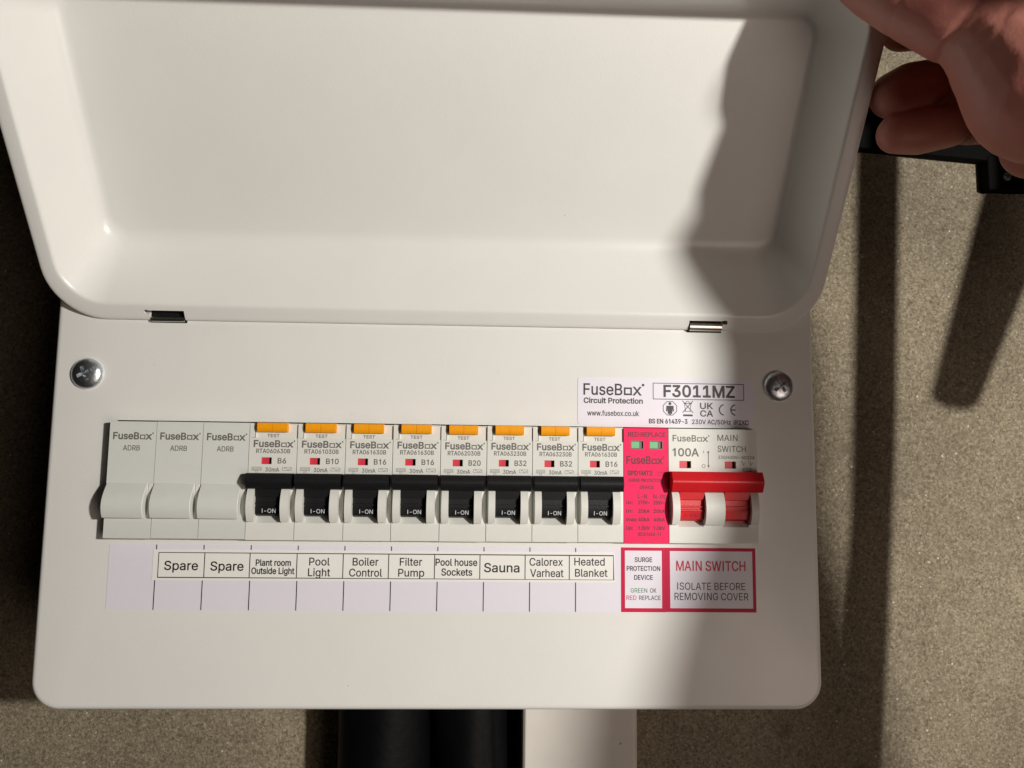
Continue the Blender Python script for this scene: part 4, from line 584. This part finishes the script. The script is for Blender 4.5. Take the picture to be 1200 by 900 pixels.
for a in (220.1, 238.1):
    mb = MB(); mb.box(a + .03, a + 3.2, 29.05, 31.75, ZN - 1.88, ZN - .75); mb.build('indicator', 'flag', t, smooth=0)
p = Print(); q = 'ink'
p.logo(217.6, 232.2, 39.5, 2.4, q, .07); p.text('100A', 217.6, 227.8, 33.7, 3.0, q, .1)
p.text('MAIN', 235.4, 243.4, 39.9, 2.35, q, .03); p.text('SWITCH', 235.4, 246.6, 35.55, 2.35, q, .03); p.text('230/400V~ AC22A', 235.6, 250.1, 32.85, 1.15, q, .03)
p.line(231.65, 30.0, 231.65, 35.4, .28, q); p.poly([(231.15, 30.2), (232.15, 30.2), (231.65, 29.2)], q); p.poly([(231.15, 35.1), (231.65, 36.0), (232.15, 35.1)], q)
p.line(229.8, 34.9, 229.8, 36.0, .22, q); p.ring(229.7, 29.9, .75, .2, 20, q)
for a in (245.4, 248.4):
    p.line(a, 30.2, a, 31.8, .2, q); p.line(a + .1, 30.4, a + .9, 31.4, .18, q); p.text('1', a - .9, a - .5, 31.2, .9, q)
p.frame(245.3, 248.6, 28.0, 29.3, .16, q)
p.build('lettering', t, lambda x, y: (x, y, ZN + .03))

# ------------------------------------------------------------------ below the unit
mb = MB(); mb.loops([[(x, y, z) for x, z in ((162.2, -79.7), (162.2, -41.2), (163.4, -40), (210.8, -40), (212, -41.2), (212, -79.7))] for y in (-66, -420)], True, True)
tk = empty('cable_trunking', (187, -420, -80), 'white square plastic cable trunking running down from under the fuse box', 'trunking')
mb.build('cover', 'trunk', tk, smooth=0, bevel=.4)
mb = MB(); mb.box(211.0, 213.2, -420, -66, -79.7, -46); mb.build('side_channel', 'trunk', tk, smooth=0, bevel=.3)
def tube(mb, pts, rad, n=28, seam=0, ripple=0):
    rings = []
    for k, (x, y, z) in enumerate(pts):
        rr = rad * (1 + ripple * math.sin(k * 1.7) * .5)
        ring = []
        for i in range(n):
            a = 2 * math.pi * i / n; q = rr + (seam if abs(a - 1.05) < .07 else 0) + .55 * math.sin(3 * a + k * .35) + .4 * math.sin(5 * a - k * .21 + 1)
            ring.append((x + q * math.cos(a), y, z + q * math.sin(a) * .85))
        rings.append(ring)
    mb.loops(rings, True, True)
mb = MB(); tube(mb, [(100.2 + .05 * k, -62 - 9 * k, -59 + .1 * k) for k in range(40)], 20.5, ripple=.01)
o = mb.build('black_sleeve', 'hose', org=(101, -410, -60), smooth=60); tag(o, 'thick dull black cable sleeve below the fuse box, left of the pair', 'cable', 'black cable sleeves under the fuse box')
mb = MB(); tube(mb, [(138.0 + .55 * k, -62 - 9 * k, -58) for k in range(40)], 17.3, n=60, seam=.5)
o = mb.build('black_sleeve', 'hose', org=(150, -410, -60), smooth=60); tag(o, 'black cable sleeve with a seam line, next to the white trunking', 'cable', 'black cable sleeves under the fuse box')

# ------------------------------------------------------------------ black bar and bracket behind the hand, with added shadow casters
fr = empty('metal_frame', (380, -200, -80), 'black metal bar and bracket on the wall behind the hand', 'frame')
mb = MB(); mb.add([(x, y, z) for z in (-79.6, -73) for x, y in ((300, 199.6), (510, 184.2), (510, 208), (300, 222))], [(0, 1, 2, 3), (7, 6, 5, 4), (0, 4, 5, 1), (1, 5, 6, 2), (2, 6, 7, 3), (3, 7, 4, 0)])
mb.build('crossbar', 'iron', fr, smooth=0, bevel=.8)
mb = MB(); mb.box(405.6, 470, 175.8, 194.4, -79.7, -72.4); br = mb.build('bracket', 'iron', fr, smooth=0, bevel=1.0)
mb = MB(); n = 16; mb.loops([[(415 + r0 * math.cos(2 * math.pi * i / n), 182.6 + r0 * math.sin(2 * math.pi * i / n), z) for i in range(n)] for r0, z in ((2.2, -72.5), (2.2, -71.4), (1.5, -70.6))], True, True); mb.build('bolt', 'zinc', br, smooth=30)
mb = MB(); mb.loops([[(x, y, z) for x, z in ((a, 10), (a, 22), (c, 22), (c, 10))] for y, a, c in ((196, 376, 393), (58, 369, 385.5), (-85, 360.5, 374), (-200, 352, 365))], True, True)
mb.build('shadow_upright', 'iron', fr, smooth=0, bevel=.6)  # out of view, added and tapered to cast the vertical stripe on the wall
mb = MB(); mb.box(374, 500, 196.2, 214, 10, 24); mb.box(486, 500, 180, 196.1, 10, 24); mb.build('rail', 'iron', fr, smooth=0, bevel=.6)  # out of view, added to carry the two shadow casters
mb = MB(); mb.box(487, 499, 187, 195, -73.2, 9.9); mb.build('standoff', 'iron', fr, smooth=0, bevel=.6)  # out of view, added to join the shadow casters to the bracket
mb = MB(); mb.prism_z([(434, 195.9), (434, 169), (405, 74), (406.5, 70.5), (412, 68), (419, 67), (424, 69), (471, 170), (471, 195.9)], 11, 22); mb.build('shadow_strut', 'iron', fr, smooth=0, bevel=.6)  # out of view, added and shaped to cast the slanting stripe on the wall

# ------------------------------------------------------------------ the hand that holds the lid
def cone_hull(target, p0, r0, p1, r1):
    bm = bmesh.new()
    for p_, r_ in ((p0, r0), (p1, r1)):
        bmesh.ops.create_icosphere(bm, subdivisions=3, radius=r_ * .001, matrix=Matrix.Translation(W(*p_)))
    res = bmesh.ops.convex_hull(bm, input=bm.verts)
    bmesh.ops.delete(bm, geom=[g for g in res['geom_interior'] if isinstance(g, bmesh.types.BMVert)], context='VERTS')
    me = bpy.data.meshes.new('tmp'); bm.to_mesh(me); bm.free(); target.from_mesh(me); bpy.data.meshes.remove(me)
def chain(target, nodes):
    for (p0, r0), (p1, r1) in zip(nodes, nodes[1:]): cone_hull(target, p0, r0, p1, r1)
def organic(name, chains, voxel, mt, it=8, fac=.5, creases=()):
    bm = bmesh.new()
    for c in chains: chain(bm, c)
    me = bpy.data.meshes.new(name); bm.to_mesh(me); bm.free(); me.materials.append(M[mt])
    o = bpy.data.objects.new(name, me); COL.objects.link(o)
    r_ = o.modifiers.new('r', 'REMESH'); r_.mode = 'VOXEL'; r_.voxel_size = voxel * .001; r_.use_smooth_shade = True
    s_ = o.modifiers.new('s', 'SMOOTH'); s_.iterations = it; s_.factor = fac
    bpy.context.view_layer.update(); bake(o)
    if creases:
        vn = [v.normal.copy() for v in o.data.vertices]
        for v, nrm in zip(o.data.vertices, vn):
            d = 0
            for c0, axis, depth, width, reach in creases:
                rel = v.co - W(*c0)
                if rel.length < reach * .001:
                    a_ = W(*axis).normalized(); wob = .6 * math.sin(rel.length * 700) * width
                    d += depth * math.exp(-((rel.dot(a_) * 1000 + wob) / width) ** 2) * min(1, 2 * (1 - rel.length * 1000 / reach))
            v.co -= nrm * d * .001
        sm = bmesh.new(); sm.from_mesh(o.data)
        for _ in range(2): bmesh.ops.smooth_vert(sm, verts=sm.verts, factor=.5, use_axis_x=True, use_axis_y=True, use_axis_z=True)
        sm.to_mesh(o.data); sm.free()
    o.data.shade_smooth(); return o
HAND = [
 [((262.5, 190.4, 74.0), 8.4), ((267.2, 182.8, 79.0), 9.9), ((271.8, 174.8, 85.0), 10.6), ((281.1, 165.2, 92.0), 12.2), ((292.1, 160.4, 96.0), 15.5), ((305.4, 141.0, 100.0), 23), ((334.6, 135.0, 112.0), 25)],
 [((292.1, 160.4, 96.0), 15.5), ((337.2, 171.5, 85.0), 16), ((334.6, 135.0, 112.0), 25)],
 [((289.1, 184.4, 54.0), 7.6), ((312.3, 190.8, 48.0), 8.2), ((342.7, 200.9, 42.0), 9), ((363.4, 199.0, 60.0), 11.5), ((341.2, 149.0, 105.0), 22)],
 [((285.5, 160.7, 52.0), 8.0), ((292.9, 164.2, 50.0), 9.2), ((309.4, 171.5, 45.0), 7.5), ((339.4, 184.0, 36.0), 9), ((368.8, 180.0, 52.0), 11.5), ((340.6, 141.3, 105.0), 22)],
 [((286.4, 146.6, 52.0), 6.9), ((294.7, 148.2, 51.0), 8.1), ((310.4, 152.3, 48.0), 7.2), ((338.5, 159.8, 40.0), 8.8), ((363.6, 155.5, 56.0), 11.5), ((341.5, 137.5, 105.0), 22)],
 [((307.7, 163.0, 43.0), 7), ((339.1, 170.7, 40.0), 9), ((366.2, 167.6, 54.0), 11.5)],
 [((323.7, 136.1, 68.0), 10.5), ((343.4, 140.0, 75.0), 13), ((341.4, 136.3, 105.0), 22)],
 [((334.6, 135.0, 112.0), 25), ((352, 130, 145), 25), ((368, 130, 180), 30)]]
CREASE = [
 ((310.7, 171.5, 45.0), (28.7, 12.5, -9.0), 2.0, 1.1, 13),
 ((312.6, 172.2, 45.0), (26.8, 11.8, -9.0), 1.2, 0.8, 13),
 ((310.4, 152.6, 48.0), (28.1, 7.2, -8.0), 2.0, 1.1, 13),
 ((313.6, 153.5, 47.0), (24.9, 6.3, -7.0), 1.2, 0.8, 13),
 ((312.4, 192.1, 48.0), (30.4, 10.2, -6.0), 1.5, 1.0, 13),
 ((272.2, 172.9, 87.0), (8.9, -7.7, 5.0), 0.3, 0.8, 16),
 ((285.6, 160.9, 94.0), (9.7, -9.5, 4.0), 0.5, 1.1, 26),
 ((288.7, 156.9, 95.0), (14.3, -5.2, 3.0), 0.2, 1.0, 26),
 ((292.5, 157.2, 97.0), (8.4, -14.5, 3.0), 0.2, 1.0, 30),
 ((300.8, 140.1, 100.0), (12.3, 13.4, 0.0), 0.18, 0.9, 34),
 ((303.9, 134.1, 102.0), (9.0, 16.8, -2.0), 0.18, 0.9, 34)]
per = organic('person', HAND, .75, 'skin', 7, creases=CREASE)
tag(per, 'bare hand in shadow gripping the right edge of the open lid, thumb in front', 'person')
ARM_AND_BLOCKERS = [  # arm out of view, shaped so its shadow falls on lid and cover
 [((340, 121, 150), 26), ((376, 112, 195), 34), ((391, 95, 208), 34), ((392, 45, 212), 35), ((410, 3, 250), 44), ((470, -90, 370), 50)],
 [((350, 126, 165), 22), ((358, 142, 187), 17), ((354, 165, 190), 17)],  # not arm: unseen lump added to shade the hand and lid corner
 [((354, 163, 190), 16), ((334.5, 156, 192), 7.5)]]  # not arm: small unseen lump added to keep lamp light off the thumb
sl = organic('sleeve', ARM_AND_BLOCKERS, 2.2, 'cloth', 4); sl.parent = per
for o in list(SC.objects):
    if '_org' in o: del o['_org']
